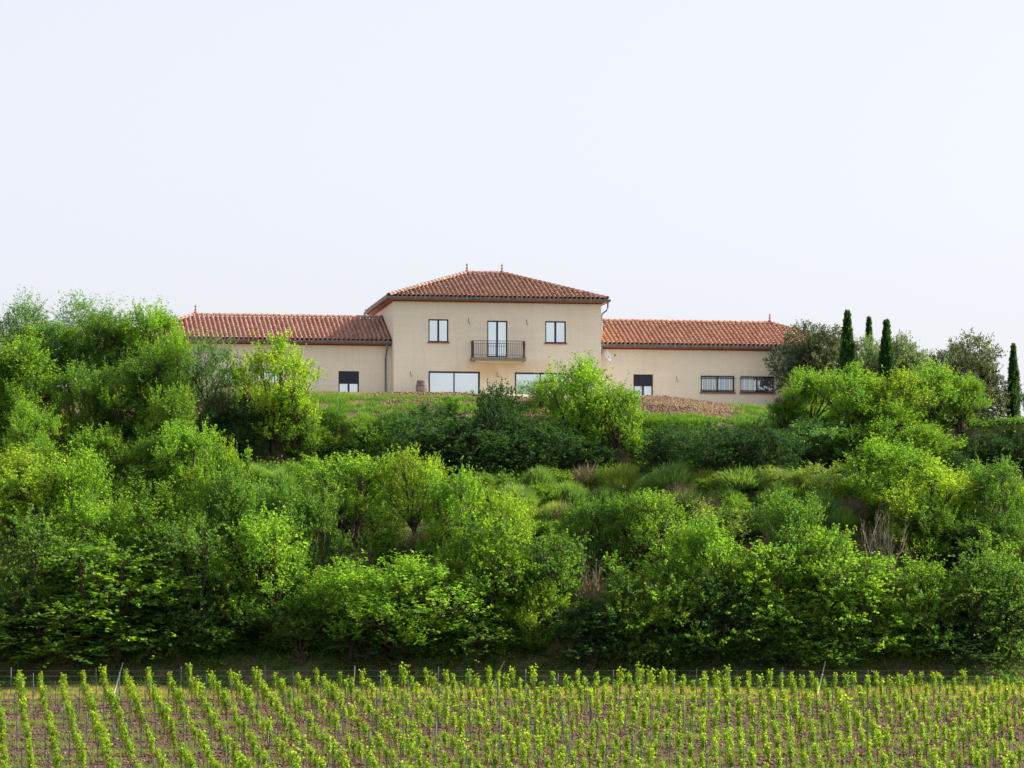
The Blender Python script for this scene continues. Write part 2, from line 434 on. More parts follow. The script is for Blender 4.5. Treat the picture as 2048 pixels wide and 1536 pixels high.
def finial(c, parent):
    m = MB(); m.lathe(c, [(.19, -.05), (.17, .06), (.10, .14), (.045, .20), (.03, .24), (.06, .27), (.065, .31), (.03, .35), (.022, .40), (.05, .44), (.058, .49), (.035, .52), (.015, .56), (.006, .61)], 12)
    m.build('finial', M['terracotta'], parent)

def hip_roof(u0, u1, w0, w1, ze, zr, mat, openL, openR, finials, label):
    """hip roof; openL / openR: that end butts a wall (no hip)"""
    T = Tiles(); r = (w1-w0)/2; wr = w0+r; a0 = u0 if openL else u0+r; a1 = u1 if openR else u1-r
    rise = zr-ze; Hs = math.hypot(r, rise); cs, sn = r/Hs, rise/Hs
    L = u1-u0
    lo = (lambda v: 0) if openL else (lambda v: v*cs); hi = (lambda v: L) if openR else (lambda v: L-v*cs)
    tile_face(T, (u0, w0, ze), (1, 0, 0), (0, cs, sn), L, Hs, lo, hi)
    tile_face(T, (u0, w1, ze), (1, 0, 0), (0, -cs, sn), L, Hs, lo, hi, .275, .8)
    W = w1-w0
    if not openL: tile_face(T, (u0, w0, ze), (0, 1, 0), (cs, 0, sn), W, Hs, lambda v: v*cs, lambda v: W-v*cs)
    if not openR: tile_face(T, (u1, w0, ze), (0, 1, 0), (-cs, 0, sn), W, Hs, lambda v: v*cs, lambda v: W-v*cs)
    ro = T.build('roof', M[mat], house); tag(ro, label)
    C = Tiles(); caps(C, (a0, wr, zr+.05), (a1, wr, zr+.05))
    e = .05
    if not openL:
        caps(C, (u0, w0, ze+e), (a0, wr, zr+e)); caps(C, (u0, w1, ze+e), (a0, wr, zr+e))
    if not openR:
        caps(C, (u1, w0, ze+e), (a1, wr, zr+e)); caps(C, (u1, w1, ze+e), (a1, wr, zr+e))
    C.build('ridge_cap', M[mat], ro)
    m = MB(); P = lambda u, w, z: (u, w, z)
    m.face([P(u0, w0, ze), P(u1, w0, ze), P(a1, wr, zr), P(a0, wr, zr)]); m.face([P(u0, w1, ze), P(a0, wr, zr), P(a1, wr, zr), P(u1, w1, ze)])
    m.face([P(u0, w0, ze), P(a0, wr, zr), P(u0, w1, ze)]); m.face([P(u1, w0, ze), P(u1, w1, ze), P(a1, wr, zr)])
    m.build('roof_deck', M['terracotta'], ro)
    for f in finials: finial((f, wr, zr+.12), ro)
    return ro, a0, a1, wr
def gutter(path, label=None):
    g = MB(); prof = [(0, .0), (-.02, -.07), (-.07, -.12), (-.12, -.13), (-.16, -.10), (-.175, -.03), (-.175, .02)]
    P = [Vector((p[0], p[1], p[2])) for p in path]; nn = []
    for i in range(len(P)):
        ds = []
        if i > 0: ds.append((P[i]-P[i-1]).normalized())
        if i < len(P)-1: ds.append((P[i+1]-P[i]).normalized())
        ns = [Vector((d.y, -d.x, 0)) for d in ds]; n = sum(ns, Vector())
        nn.append(n/(n.length_squared)*(len(ns)) if len(ns) == 2 else n)
    rows = []
    for p, n in zip(P, nn): rows.append([tuple(p+n*(-q[0])+Vector((0, 0, q[1]))) for q in prof])
    for a, b in zip(rows[:-1], rows[1:]):
        for k in range(len(prof)-1): g.face([a[k], b[k], b[k+1], a[k+1]])
    g.face(rows[0]); g.face(rows[-1][::-1])
    go = g.build('gutter', M['gutter'], house); tag(go, label)
    for p0, p1 in zip(P[:-1], P[1:]):
        d = (p1-p0); L = d.length; d.normalize(); n = Vector((d.y, -d.x, 0)); k = .3
        while k < L-.1:
            c = p0+d*k; b = MB()
            b.tube([n*(-q0)+Vector((0, 0, q1)) for q0, q1 in ((-.180, .022), (-.180, -.035), (-.166, -.105), (-.12, -.138), (-.06, -.125))], .012, 4)
            bo = b.build('bracket', M['bracket'], go); bo.location = c
            k += .62
    return go
def eave_board(pts, inner, label=None):
    """sloping red soffit board from under the gutter to the wall face"""
    m = MB()
    for i in range(len(pts)-1):
        a, b, c, d = pts[i], pts[i+1], inner[i+1], inner[i]
        m.face([a, b, (b[0], b[1], b[2]-.10), (a[0], a[1], a[2]-.10)])
        m.face([(a[0], a[1], a[2]-.10), (b[0], b[1], b[2]-.10), (c[0], c[1], c[2]-.17), (d[0], d[1], d[2]-.17)])
        m.face([(d[0], d[1], d[2]-.17), (c[0], c[1], c[2]-.17), (c[0], c[1], c[2]-.23), (d[0], d[1], d[2]-.23)])
        m.face([(d[0], d[1], d[2]-.23), (c[0], c[1], c[2]-.23), (c[0]+(.02 if 0 else 0), c[1], c[2]), (d[0], d[1], d[2])])
    tag(m.build('soffit_board', M['fascia'], house), label)

EU1 = 13.29; EW1 = 11.14; g = .10
ro, *_ = hip_roof(g, EU1-g, g, EW1-g, ZE, ZTR, 'tile_main', False, False, [], 'weathered brown red tiled hip roof of the centre block')
for uu in (onw(934, 549, 5.57)[0], onw(1004, 550, 5.57)[0]): finial((uu, 5.57, ZTR+.10), ro)
gutter([(g, EW1-g, ZE+.01), (g, g, ZE+.01), (EU1-g, g, ZE+.01), (EU1-g, EW1-g, ZE+.01)], 'grey gutter round the centre block')
q = g+.03; e = .03
eave_board([(q, EW1-q, ZE), (q, q, ZE), (EU1-q, q, ZE), (EU1-q, EW1-q, ZE)],
           [(TU0-e, TW1+e, ZE), (TU0-e, TW0-e, ZE), (TU1+e, TW0-e, ZE), (TU1+e, TW1+e, ZE)])
rl, *_ = hip_roof(UL, TU0-.01, WE, WB, ZWE, ZWR, 'tile_left', False, True, [-10.87], 'pinkish tiled roof of the left wing')
rr_, *_ = hip_roof(TU1+.01, UR, WE, WB, ZWE, ZWR, 'tile_right', True, False, [24.39], 'bright orange tiled roof of the right wing')
gutter([(UL, WB, ZWE+.01), (UL, WE, ZWE+.01), (TU0-.01, WE, ZWE+.01)], 'grey gutter of the left wing')
gutter([(TU1+.01, WE, ZWE+.01), (UR, WE, ZWE+.01), (UR, WB, ZWE+.01)], 'grey gutter of the right wing')
eave_board([(UL+.03, WB, ZWE), (UL+.03, WE+.03, ZWE), (TU0-.012, WE+.03, ZWE)], [(UL+.35, WB-.35, ZWE), (UL+.35, WW-e, ZWE), (TU0-.012, WW-e, ZWE)])
eave_board([(TU1+.012, WE+.03, ZWE), (UR-.03, WE+.03, ZWE), (UR-.03, WB, ZWE)], [(TU1+.012, WW-e, ZWE), (UR-.35, WW-e, ZWE), (UR-.35, WB-.35, ZWE)])
# step flashing where the left roof meets the tower wall
m = MB(); m.face([(TU0-.03, WE-.02, ZWE+.16), (TU0-.03, WRG, ZWR+.22), (TU0-.03, WRG, ZWR-.1), (TU0-.03, WE-.02, ZWE-.1)])
m.box(TU0-.14, TU0-.012, WRG-.05, WRG+.2, ZWR, ZWR+.24); m.build('flashing', M['gutter'], rl)
def pipe(pts, label): m = MB(); m.tube(pts, .05, 8); tag(m.build('downpipe', M['gutter'], house), label)
pu = onw(772.5, 700, WW)[0]
m = MB(); m.lathe((pu, WE-.02, ZWE-.42), [(.05, 0), (.06, .1), (.12, .32)], 10)
m.tube([(pu, WE-.02, ZWE-.40), (pu-.03, WW-.14, ZWE-.75), (pu-.05, WW-.09, ZWE-1.0), (pu-.05, WW-.09, -.4)], .05, 8)
tag(m.build('downpipe', M['gutter'], house), 'downpipe at the inner corner of the left wing')
ph = TU1+.16
m = MB(); m.lathe((ph, WE-.02, ZWE-.42), [(.05, 0), (.06, .1), (.12, .32)], 10)
m.tube([(ph, WE-.02, ZWE-.40), (ph-.06, WW-.14, ZWE-.9), (ph-.06, WW-.09, ZWE-1.1), (ph-.06, WW-.09, -.4)], .045, 8)
tag(m.build('downpipe', M['gutter'], house), 'downpipe at the inner corner of the right wing')
pipe([(EU1-.05, .25, ZE-.08), (EU1-.05, .25, ZE-.45), (EU1-.12, .3, ZE-.60), (TU1+.08, .55, ZE-.78), (TU1+.06, .60, ZE-1.0), (TU1+.06, .62, ZWE+.5)], 'bent downpipe under the right eave corner')
pipe([(.0, EW1-.15, ZE-.05), (.0, EW1-.15, ZE-1.6)], 'short downpipe at the back left eave corner')

# balcony
bal = empty('balcony'); bal.parent = house
ba, bz = onw(944, 714.5, -.35); bb, _ = onw(1051, 714.5, -.35); BP = -.35
bz = onw(990, 715, BP)[1]
m = MB(); m.box(ba-.02, bb+.04, BP-.05, TW0-.002, bz-.17, bz); m.build('slab', M['concrete'], bal)
m = MB(); m.box(ba+.25, bb-.20, BP+.12, TW0-.003, bz-.25, bz-.171); m.build('corbel', M['wall'], bal)
rh = .98
m = MB()
for z in (bz+rh, bz+rh-.16, bz+.16):
    th_ = .016 if z > bz+.9 else .010
    m.box(ba+.05, bb-.05, BP-th_, BP+th_, z-th_, z+th_)
    for u in (ba+.05, bb-.05): m.box(u-th_, u+th_, BP+th_, TW0-.002, z-th_, z+th_)
nb = 24
for k in range(nb):
    u = ba+.12+(bb-ba-.24)*k/(nb-1); m.tube([(u, BP, bz+.05), (u, BP, bz+rh-.06)], .010, 5)
for u in (ba+.05, bb-.05):
    for k in range(5): w = BP+.12+k*.13; m.tube([(u, w, bz+.02), (u, w, bz+rh)], .010, 5)
m.build('railing', M['iron'], bal)
for u in (ba+.06, bb-.06):
    m = MB(); m.lathe((u, BP+.02, bz), [(.085, 0), (.085, .06), (.055, .12), (.055, rh-.22), (.08, rh-.16), (.06, rh-.08), (.075, rh-.02), (.02, rh+.03)], 10)
    m.build('post', M['red_iron'], bal)

# iron lantern hooks on the render
for px, py, w, lab in ((937, 642, TW0, 'small iron hook left of the balcony door'), (1053, 645, TW0, 'small iron hook right of the balcony door'),
                       (821, 748, TW0, 'small iron hook above the barrel'), (994, 749, TW0, 'small iron hook between the sliding doors'),
                       (624, 747, WW, 'small iron hook on the left wing wall'), (1353, 758, WW, 'small iron hook on the right wing wall')):
    u, z = onw(px, py, w); m = MB()
    m.tube([(u, w-.01, z+.16), (u-.01, w-.05, z+.05), (u+.03, w-.05, z-.10), (u+.05, w-.09, z-.15)], .013, 5)
    m.tube([(u+.03, w, z-.10), (u+.10, w-.10, z-.14)], .010, 5)
    tag(m.build('wall_hook', M['iron'], house), lab)

# satellite dish on the right wing
du, dz = onw(1217, 711, WW-.55)
P = house.matrix_world if False else Matrix.Translation((X0, D0, ZG)) @ Matrix.Rotation(TH, 4, 'Z')
pw = P @ Vector((du, WW-.55, dz))
dish = empty('satellite_dish', pw); tag(dish, 'white round satellite dish on the wall next to the tall centre block', 'satellite dish')
m = MB(); prof = [(r_, -.14*(1-(r_/.30)**2)) for r_ in (.02, .1, .17, .23, .27, .295)] + [(.30, .0), (.295, -.01)] + [(r_, -.14*(1-(r_/.30)**2)-.015) for r_ in (.27, .2, .1, .02)]
m.lathe((0, 0, 0), prof, 28); d1 = m.build('reflector', M['dish'], dish)
d1.rotation_euler = (R(62), R(6), R(42)); d1.scale = (.82, 1.15, 1)
m = MB(); m.tube([(0, .1, -.05), (-.02, .30, -.2), (-.05, .60, -.22)], .025, 6); m.tube([(0, .02, -.25), (.30, -.18, -.12), (.36, -.22, -.02)], .010, 5); m.build('mounting_arm', M['galvanised'], dish)
m = MB(); m.lathe((.38, -.24, -.06), [(.03, 0), (.05, .03), (.05, .1), (.02, .12)], 10); m.build('receiver', M['iron'], dish)

# barrel standing beside the sliding door
bu, _ = onw(844.5, 781, -.6); bp = P @ Vector((bu, -.6, 0))
barrel = empty('wine_barrel', (bp.x, bp.y, .0)); 
btop = px_z(761, bp.y); hb = .95; barrel.location.z = btop-hb
tag(barrel, 'weathered grey brown wooden barrel standing upright left of the sliding door', 'barrel')
m = MB(); prof = [(.29+.085*math.sin(math.pi*k/14), hb*k/14) for k in range(15)]; m.lathe((0, 0, 0), prof, 28); m.build('staves', M['barrel'], barrel)
for zf in (.04, .13, .30, .66, .84, .94):
    r_ = .29+.085*math.sin(math.pi*zf)+.006; m = MB(); m.lathe((0, 0, hb*zf), [(r_-.01, -.02), (r_, -.02), (r_, .02), (r_-.01, .02)], 28); m.build('hoop', M['hoop'], barrel)

# ------------------------------------------------------------------ plants
def unit(a): return a/np.maximum(np.linalg.norm(a, axis=-1, keepdims=True), 1e-6)
def leaves(P, Dr, L, asp, rg):
    """one rhombus leaf per point, given direction"""
    n = len(P); r = rg.normal(size=(n, 3)); W = unit(np.cross(Dr, r)); N = np.cross(Dr, W)
    L = L[:, None]; mid = P+Dr*L*.45+N*L*.06
    V = np.stack([P, mid+W*L*asp, P+Dr*L, mid-W*L*asp], 1).reshape(-1, 3)
    return V, np.arange(n*4).reshape(n, 4)
def shoots(rg, lobes, n, slen, per, leaf, asp=.32, out=.7, up=.6, rnd=.5, shell=(.35, 1.0), low=-.45, droop=0, jit=.032):
    lobes = np.array(lobes, float); wgt = (lobes[:, 3]*lobes[:, 4]+lobes[:, 4]*lobes[:, 5]+lobes[:, 3]*lobes[:, 5]); wgt /= wgt.sum()
    k = rg.choice(len(lobes), n, p=wgt); c = lobes[k, :3]; rad = lobes[k, 3:]
    d = unit(rg.normal(size=(n, 3))); bad = d[:, 2] < low; d[bad, 2] *= -1
    rr = rg.uniform(shell[0], shell[1], n)[:, None]**.6
    S = c+d*rad*rr
    A = unit(d*out+np.array([0, 0, up])+rg.normal(size=(n, 3))*rnd)
    Ln = slen*rg.uniform(.5, 1.4, n)
    tt = rg.uniform(0, 1, (n, per)); Pp = S[:, None]+A[:, None]*(tt*Ln[:, None])[..., None]
    Pp[..., 2] -= droop*(tt*Ln[:, None])**2
    Pp = Pp.reshape(-1, 3)+rg.normal(size=(n*per, 3))*jit
    Dl = unit(np.repeat(A, per, 0)*.6+rg.normal(size=(n*per, 3))*.7+np.array([0, 0, -.15]))
    return leaves(Pp, Dl, leaf*rg.uniform(.6, 1.35, n*per), asp, rg), (S, A, Ln)

def limb_mesh(rg, lobes, h0, r0, sub=3, twigs=None, forks=None, base_spread=.0):
    m = MB(); ends = []
    nb = max(1, int(base_spread))
    for i, lb in enumerate(lobes):
        c = Vector(lb[:3]); st = Vector((0, 0, 0))
        if nb > 1: st = Vector((.25*math.cos(i*2.4), .25*math.sin(i*2.4), 0))
        fork = Vector((rg.normal(0, .08), rg.normal(0, .08), h0*rg.uniform(.7, 1.25)))+st
        mid = fork.lerp(c, .5)+Vector(rg.normal(0, .12, 3))+Vector((0, 0, .1))
        if nb > 1 or i == 0: m.tube([st-Vector((0, 0, .5)), st.lerp(fork, .5)+Vector((rg.normal(0, .05), rg.normal(0, .05), 0)), fork], [r0, r0*.85, r0*.7], 7, False)
        m.tube([fork, mid, c], [r0*.6, r0*.38, r0*.16], 6, False)
        for j in range(sub):
            s = mid.lerp(c, rg.uniform(.1, .9)); e_ = c+Vector([rg.normal()*.5*lb[3], rg.normal()*.5*lb[4], abs(rg.normal())*.6*lb[5]])
            m.tube([s, s.lerp(e_, .5)+Vector(rg.normal(0, .06, 3)), e_], [r0*.22, r0*.14, r0*.05], 4, False)
    if twigs is not None:
        S, A, Ln = twigs
        for k in range(0, len(S), max(1, len(S)//220)):
            a = Vector(S[k]); b = a+Vector(A[k])*float(Ln[k]); m.tube([a-Vector(A[k])*.25, b], [.012, .004], 3, False)
    return m.mesh('trunk')

PROT = {}
def proto(key, crown_me, trunk_me, w, h): PROT[key] = (crown_me, trunk_me, w, h)
def ext(V):
    w = np.percentile(np.abs(V[:, :2]), 97)*2; return float(w), float(np.percentile(V[:, 2], 99.6))

def rand_lobes(rg, n, W, H, zlo, zr=.26, flat=1.0, wl=.24):
    out = []
    for i in range(n):
        a = i*2.4+rg.uniform(-.4, .4); f = (i+.5)/n; z = zlo+(H-zlo)*(f**.8)
        env = math.sin(math.pi*min(.96, max(.12, (f*.80+.12))))**.7
        rad = W*.5*env*rg.uniform(.25, .95)
        s = rg.uniform(.6, 1.25)
        out.append((rad*math.cos(a), rad*math.sin(a), z-H*.10, W*wl*s, W*wl*s, H*zr*.62*s*flat))
    return out

for i in range(7):                                            # fresh green broadleaf trees
    rg = np.random.RandomState(100+i); lb = rand_lobes(rg, 17+i % 3, 4.2, 5.2, .9, .16, wl=.155)
    (V, Fc), tw = shoots(rg, lb, 620, .72, 21, .102, .36, .75, .95, .38)
    k = rg.choice(len(lb), 16); sub = []
    for q_ in k:
        l = lb[q_]; d = rg.normal(size=3); d[2] = abs(d[2])*.9; d /= np.linalg.norm(d)
        sub.append((l[0]+d[0]*l[3]*1.05, l[1]+d[1]*l[4]*1.05, l[2]+d[2]*l[5]*1.1, .28, .28, .24))
    (V2, F2), tw2 = shoots(rg, sub, 240, .95, 22, .10, .36, .5, 1.2, .35)
    tops = sorted(lb, key=lambda l: -l[2])[:7]; tops = [(l[0], l[1], l[2]+l[5]*.6, .25, .25, .2) for l in tops]
    (V3, F3), _ = shoots(rg, tops, 34, 1.25, 22, .095, .34, .35, 1.4, .3)
    Vc = np.concatenate([V, V2, V3]); Fc = np.concatenate([Fc, F2+len(V), F3+len(V)+len(V2)])
    w, h = ext(Vc); proto('leafy%d' % i, np_mesh('crown', Vc, Fc), limb_mesh(rg, lb, .9, .13, 4, tw, base_spread=3 if i % 2 else 1), w, h)
for i in range(4):                                            # larger leaves on flat spreading sprays
    rg = np.random.RandomState(200+i); lb = []
    for k in range(24):
        a = k*2.4; z = .4+4.6*k/24+rg.normal(0, .15); r = rg.uniform(.3, 1.9)*(1.1-.6*k/24)
        lb.append((r*math.cos(a), r*math.sin(a), z, rg.uniform(.3, .75), rg.uniform(.3, .75), rg.uniform(.12, .30)))
    (V, Fc), tw = shoots(rg, lb, 560, .85, 21, .115, .38, 1.0, .5, .38, droop=.2, low=-1)
    w, h = ext(V); proto('spray%d' % i, np_mesh('crown', V, Fc), limb_mesh(rg, lb, 1.0, .11, 3, tw, base_spread=3), w, h)
for i in range(2):                                            # crown held up on dark forked limbs
    rg = np.random.RandomState(250+i); lb = rand_lobes(rg, 17, 4.4, 5.2, 1.7, .15, wl=.15)
    (V, Fc), tw = shoots(rg, lb, 640, .80, 21, .10, .36, .7, 1.0, .4)
    w, h = ext(V); proto('open%d' % i, np_mesh('crown', V, Fc), limb_mesh(rg, lb, 1.0, .13, 5, tw, base_spread=3 if i == 0 else 1), w, h)
for i in range(4):                                            # slender upright saplings with long shoots
    rg = np.random.RandomState(270+i); lb = []
    for k in range(4+i % 2):
        a = k*2.2+i; ln = rg.uniform(.12, .3); hh = rg.uniform(3.0, 4.6)
        for j in range(7):
            z = .5+(hh-.5)*j/6; lb.append((math.cos(a)*ln*z*.8+rg.normal(0, .08), math.sin(a)*ln*z*.8+rg.normal(0, .08), z, .34-.028*j, .34-.028*j, .26))
    (V, Fc), tw = shoots(rg, lb, 420, .62, 20, .105, .38, .65, 1.0, .42)
    w, h = ext(V); proto('sapling%d' % i, np_mesh('crown', V, Fc), limb_mesh(rg, lb[6::7], .5, .06, 2, tw, base_spread=4), w, h)
for i in range(3):                                            # airy tall trees with thin ends
    rg = np.random.RandomState(300+i); lb = rand_lobes(rg, 8, 3.4, 6.2, 1.6, .26)
    (V, Fc), tw = shoots(rg, lb, 620, .75, 13, .12, .24, .6, .9, .4)
    top = [(l[0], l[1], l[2]+l[5]*.6, .3, .3, .3) for l in lb[-4:]]
    (V2, F2), _ = shoots(rg, top, 60, 1.5, 20, .11, .24, .35, 1.3, .3)
    Vc = np.concatenate([V, V2]); Fc = np.concatenate([Fc, F2+len(V)])
    w, h = ext(Vc); proto('airy%d' % i, np_mesh('crown', Vc, Fc), limb_mesh(rg, lb, 1.6, .12, 4, tw), w, h)
for i in range(3):                                            # dense thorny bush down to the ground
    rg = np.random.RandomState(400+i); lb = rand_lobes(rg, 9, 3.6, 3.4, .3, .36)
    (V, Fc), tw = shoots(rg, lb, 950, .48, 17, .098, .36, .9, .5, .5, low=-1)
    w, h = ext(V); proto('bush%d' % i, np_mesh('crown', V, Fc), limb_mesh(rg, lb, .4, .07, 3, tw, base_spread=4), w, h)
for i in range(3):                                            # rounded olive trees, narrow silvery leaves
    rg = np.random.RandomState(500+i); lb = rand_lobes(rg, 14, 4.6, 4.6, 1.2, .34)
    (V, Fc), tw = shoots(rg, lb, 2900, .40, 15, .12, .26, .9, .45, .5, low=-1)
    w, h = ext(V); proto('olive%d' % i, np_mesh('crown', V, Fc), limb_mesh(rg, lb, 1.0, .20, 4, tw, base_spread=1), w, h)
for i in range(2):                                            # cypress columns
    rg = np.random.RandomState(600+i); n = 3800; z = rg.uniform(0, 1, n)**.9; env = np.where(z < .3, .8+z*.66, 1-np.clip((z-.3)/.72, 0, 1)**1.45)
    a = rg.uniform(0, 6.283, n); rr = .44*env*rg.uniform(.5, 1.0, n)*(1+.16*np.sin(a*3+z*9+i)+.12*np.sin(a*5-z*31+i*2))*np.where(rg.uniform(size=n) < .04, 1.35, 1); S = np.stack([rr*np.cos(a), rr*np.sin(a), .25+z*4.5], 1)
    A = unit(np.stack([np.cos(a)*.28, np.sin(a)*.28, np.ones(n)], 1)+rg.normal(size=(n, 3))*.12)
    per = 5; tt = rg.uniform(0, 1, (n, per)); Pp = (S[:, None]+A[:, None]*(tt*.26)[..., None]).reshape(-1, 3)+rg.normal(size=(n*per, 3))*.012
    V, Fc = leaves(Pp, unit(np.repeat(A, per, 0)+rg.normal(size=(n*per, 3))*.25), .10*rg.uniform(.7, 1.4, n*per), .26, rg)
    w, h = ext(V); m = MB(); m.tube([(0, 0, -.5), (0, 0, 2), (0, 0, 4.2)], [.09, .06, .01], 7, False)
    proto('cypress%d' % i, np_mesh('crown', V, Fc), m.mesh('trunk'), w, h)
for i in range(4):                                            # broom: dense upright thin stems
    rg = np.random.RandomState(700+i); n = 5200; a = rg.uniform(0, 6.283, n); q = np.sqrt(rg.uniform(0, 1, n))
    base = np.stack([q*np.cos(a)*.62, q*np.sin(a)*.62, (1-q**2)*.55+rg.uniform(-.1, .12, n)], 1)
    A = unit(np.stack([np.cos(a)*q*.55, np.sin(a)*q*.55, np.ones(n)], 1)+rg.normal(size=(n, 3))*.22+np.array([.12*math.cos(i*1.7), .12*math.sin(i*1.7), 0])); L = rg.uniform(.2, .75, n)*(1.05-.3*q)*(1+.3*np.sin(a*3+i*2)*q+.2*np.sin(a*7+i))
    W = unit(np.cross(A, rg.normal(size=(n, 3))))*.012
    V = np.stack([base-W, base+W, base+A*L[:, None]+W*.3, base+A*L[:, None]-W*.3], 1).reshape(-1, 3); w, h = ext(V)
    m = MB()
    for k in range(16):
        aa = k*2.4; m.tube([(0, 0, -.3), (.3*math.cos(aa), .3*math.sin(aa), .35), (.55*math.cos(aa), .55*math.sin(aa), .75)], [.03, .018, .008], 4, False)
    proto('broom%d' % i, np_mesh('stems', V, np.arange(n*4).reshape(n, 4)), m.mesh('trunk'), w, h)
def bare(rg, H, W, n):
    m = MB(); pts = []
    def grow(p, d, L, r, lev):
        q = p+d*L*.5+Vector(rg.normal(0, .04*L, 3)); e_ = p+d*L+Vector(rg.normal(0, .05*L, 3)); m.tube([p, q, e_], [r, r*.8, r*.6], 5 if lev < 2 else 3, False); pts.append(e_)
        if lev >= 4: return
        for _ in range(3 if lev < 3 else 2):
            nd = (d+Vector(rg.normal(0, .42, 3))+Vector((0, 0, .18))).normalized(); grow(p.lerp(e_, rg.uniform(.5, 1)), nd, L*rg.uniform(.55, .8), max(.006, r*.55), lev+1)
    for k in range(n):
        a = k*2.4; grow(Vector((.12*math.cos(a), .12*math.sin(a), -.3)), Vector((.35*math.cos(a), .35*math.sin(a), 1)).normalized(), H*.38, .045, 0)
    return m, pts
for i in range(2):
    rg = np.random.RandomState(800+i); m, pts = bare(rg, 3.2, 2, 3+i); V = np.array(m.v); proto('bare%d' % i, None, m.mesh('branches'), *ext(V))
for i in range(2):                                            # dry brown twiggy bush
    rg = np.random.RandomState(820+i); n = 2600; a = rg.uniform(0, 6.283, n); q = np.sqrt(rg.uniform(0, 1, n))
    base = np.stack([q*np.cos(a)*.7, q*np.sin(a)*.7, rg.uniform(-.05, .7, n)*(1-q**2*.6)], 1)
    A = unit(np.stack([np.cos(a)*q, np.sin(a)*q, .8*np.ones(n)], 1)+rg.normal(size=(n, 3))*.45); L = rg.uniform(.2, .6, n)
    W = unit(np.cross(A, rg.normal(size=(n, 3))))*.010
    V = np.stack([base-W, base+W, base+A*L[:, None]+W*.3, base+A*L[:, None]-W*.3], 1).reshape(-1, 3)
    proto('dry%d' % i, None, np_mesh('twigs', V, np.arange(n*4).reshape(n, 4)), *ext(V))

for k, (c, tr, w, h) in PROT.items():
    if c: c.materials.append(M['silver_leaf'] if k.startswith('olive') else M['blade'] if k.startswith('broom') else M['leaf'])
    tr.materials.append(M['dry_twig'] if k[:3] == 'dry' else M['pale_bark'] if k.startswith('bare') else M['bark'])
NAMES = {'sapling': ('sapling', 'sapling', 'slender saplings on the wooded slope'), 'open': ('broadleaf_tree', 'tree', 'broadleaf trees of the wooded slope'), 'leafy': ('broadleaf_tree', 'tree', 'broadleaf trees of the wooded slope'), 'spray': ('spreading_tree', 'tree', 'spreading trees at the foot of the slope'),
         'airy': ('airy_tree', 'tree', 'airy trees on the left crest'), 'bush': ('thorn_bush', 'bush', 'dense bushes on the bank'),
         'olive': ('olive_tree', 'olive tree', 'olive trees beside the house'), 'cypress': ('cypress_tree', 'cypress', 'cypress trees beside the house'),
         'broom': ('broom_shrub', 'shrub', 'broom shrubs on the slope'), 'bare': ('bare_tree', 'bare tree', 'leafless trees in the thicket'), 'dry': ('dry_bush', 'bush', 'dry bushes on the slope')}
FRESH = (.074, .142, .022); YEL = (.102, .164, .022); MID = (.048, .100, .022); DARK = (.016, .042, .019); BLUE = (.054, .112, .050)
OLV = (.115, .175, .085); CYP = (.015, .042, .016); BRM = (.110, .190, .065); BRY = (.15, .20, .055); PALE = (.10, .15, .055)
prng = random.Random(11)
def plant(key, px, top, base, width, tone, label, y=None, group=None):
    crown, trunk, w0, h0 = PROT[key]; kind = key.rstrip('0123456789'); nm, cat, grp = NAMES[kind]
    if y is None:
        if kind in ('leafy', 'spray', 'sapling') and top > 880: base = max(base, top + (235 if px < 1080 or top > 1040 else 150))
        x, y, z = hit(px, min(base, 1332)+prng.uniform(-6, 6)); y = max(y, 180.6+prng.uniform(0, 1.2)); x = px_x(px, y); z = float(terrain(x, y))
        if kind in ('leafy', 'spray') and top > 880: width *= prng.uniform(1.0, 1.3); top += prng.uniform(-38, 26)
    else: x = px_x(px, y); z = float(terrain(x, y))
    h = max(.35, px_z(top, y)-z); w = width*y/F
    o = empty(nm, (x, y, z-.05), prng.uniform(0, 6.28)); tag(o, label, cat, group or grp)
    sx, sz = w/w0, h/h0
    if crown:
        c = bpy.data.objects.new('stems' if kind == 'broom' else 'crown', crown); COL.objects.link(c); c.parent = o; c.scale = (sx, sx, sz)
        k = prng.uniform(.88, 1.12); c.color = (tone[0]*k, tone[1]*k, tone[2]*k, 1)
    tn = {'bare': 'branches', 'dry': 'twigs'}.get(kind, 'trunk')
    t_ = bpy.data.objects.new(tn, trunk); COL.objects.link(t_); t_.parent = o; t_.scale = (sx, sx, sz)
    return o

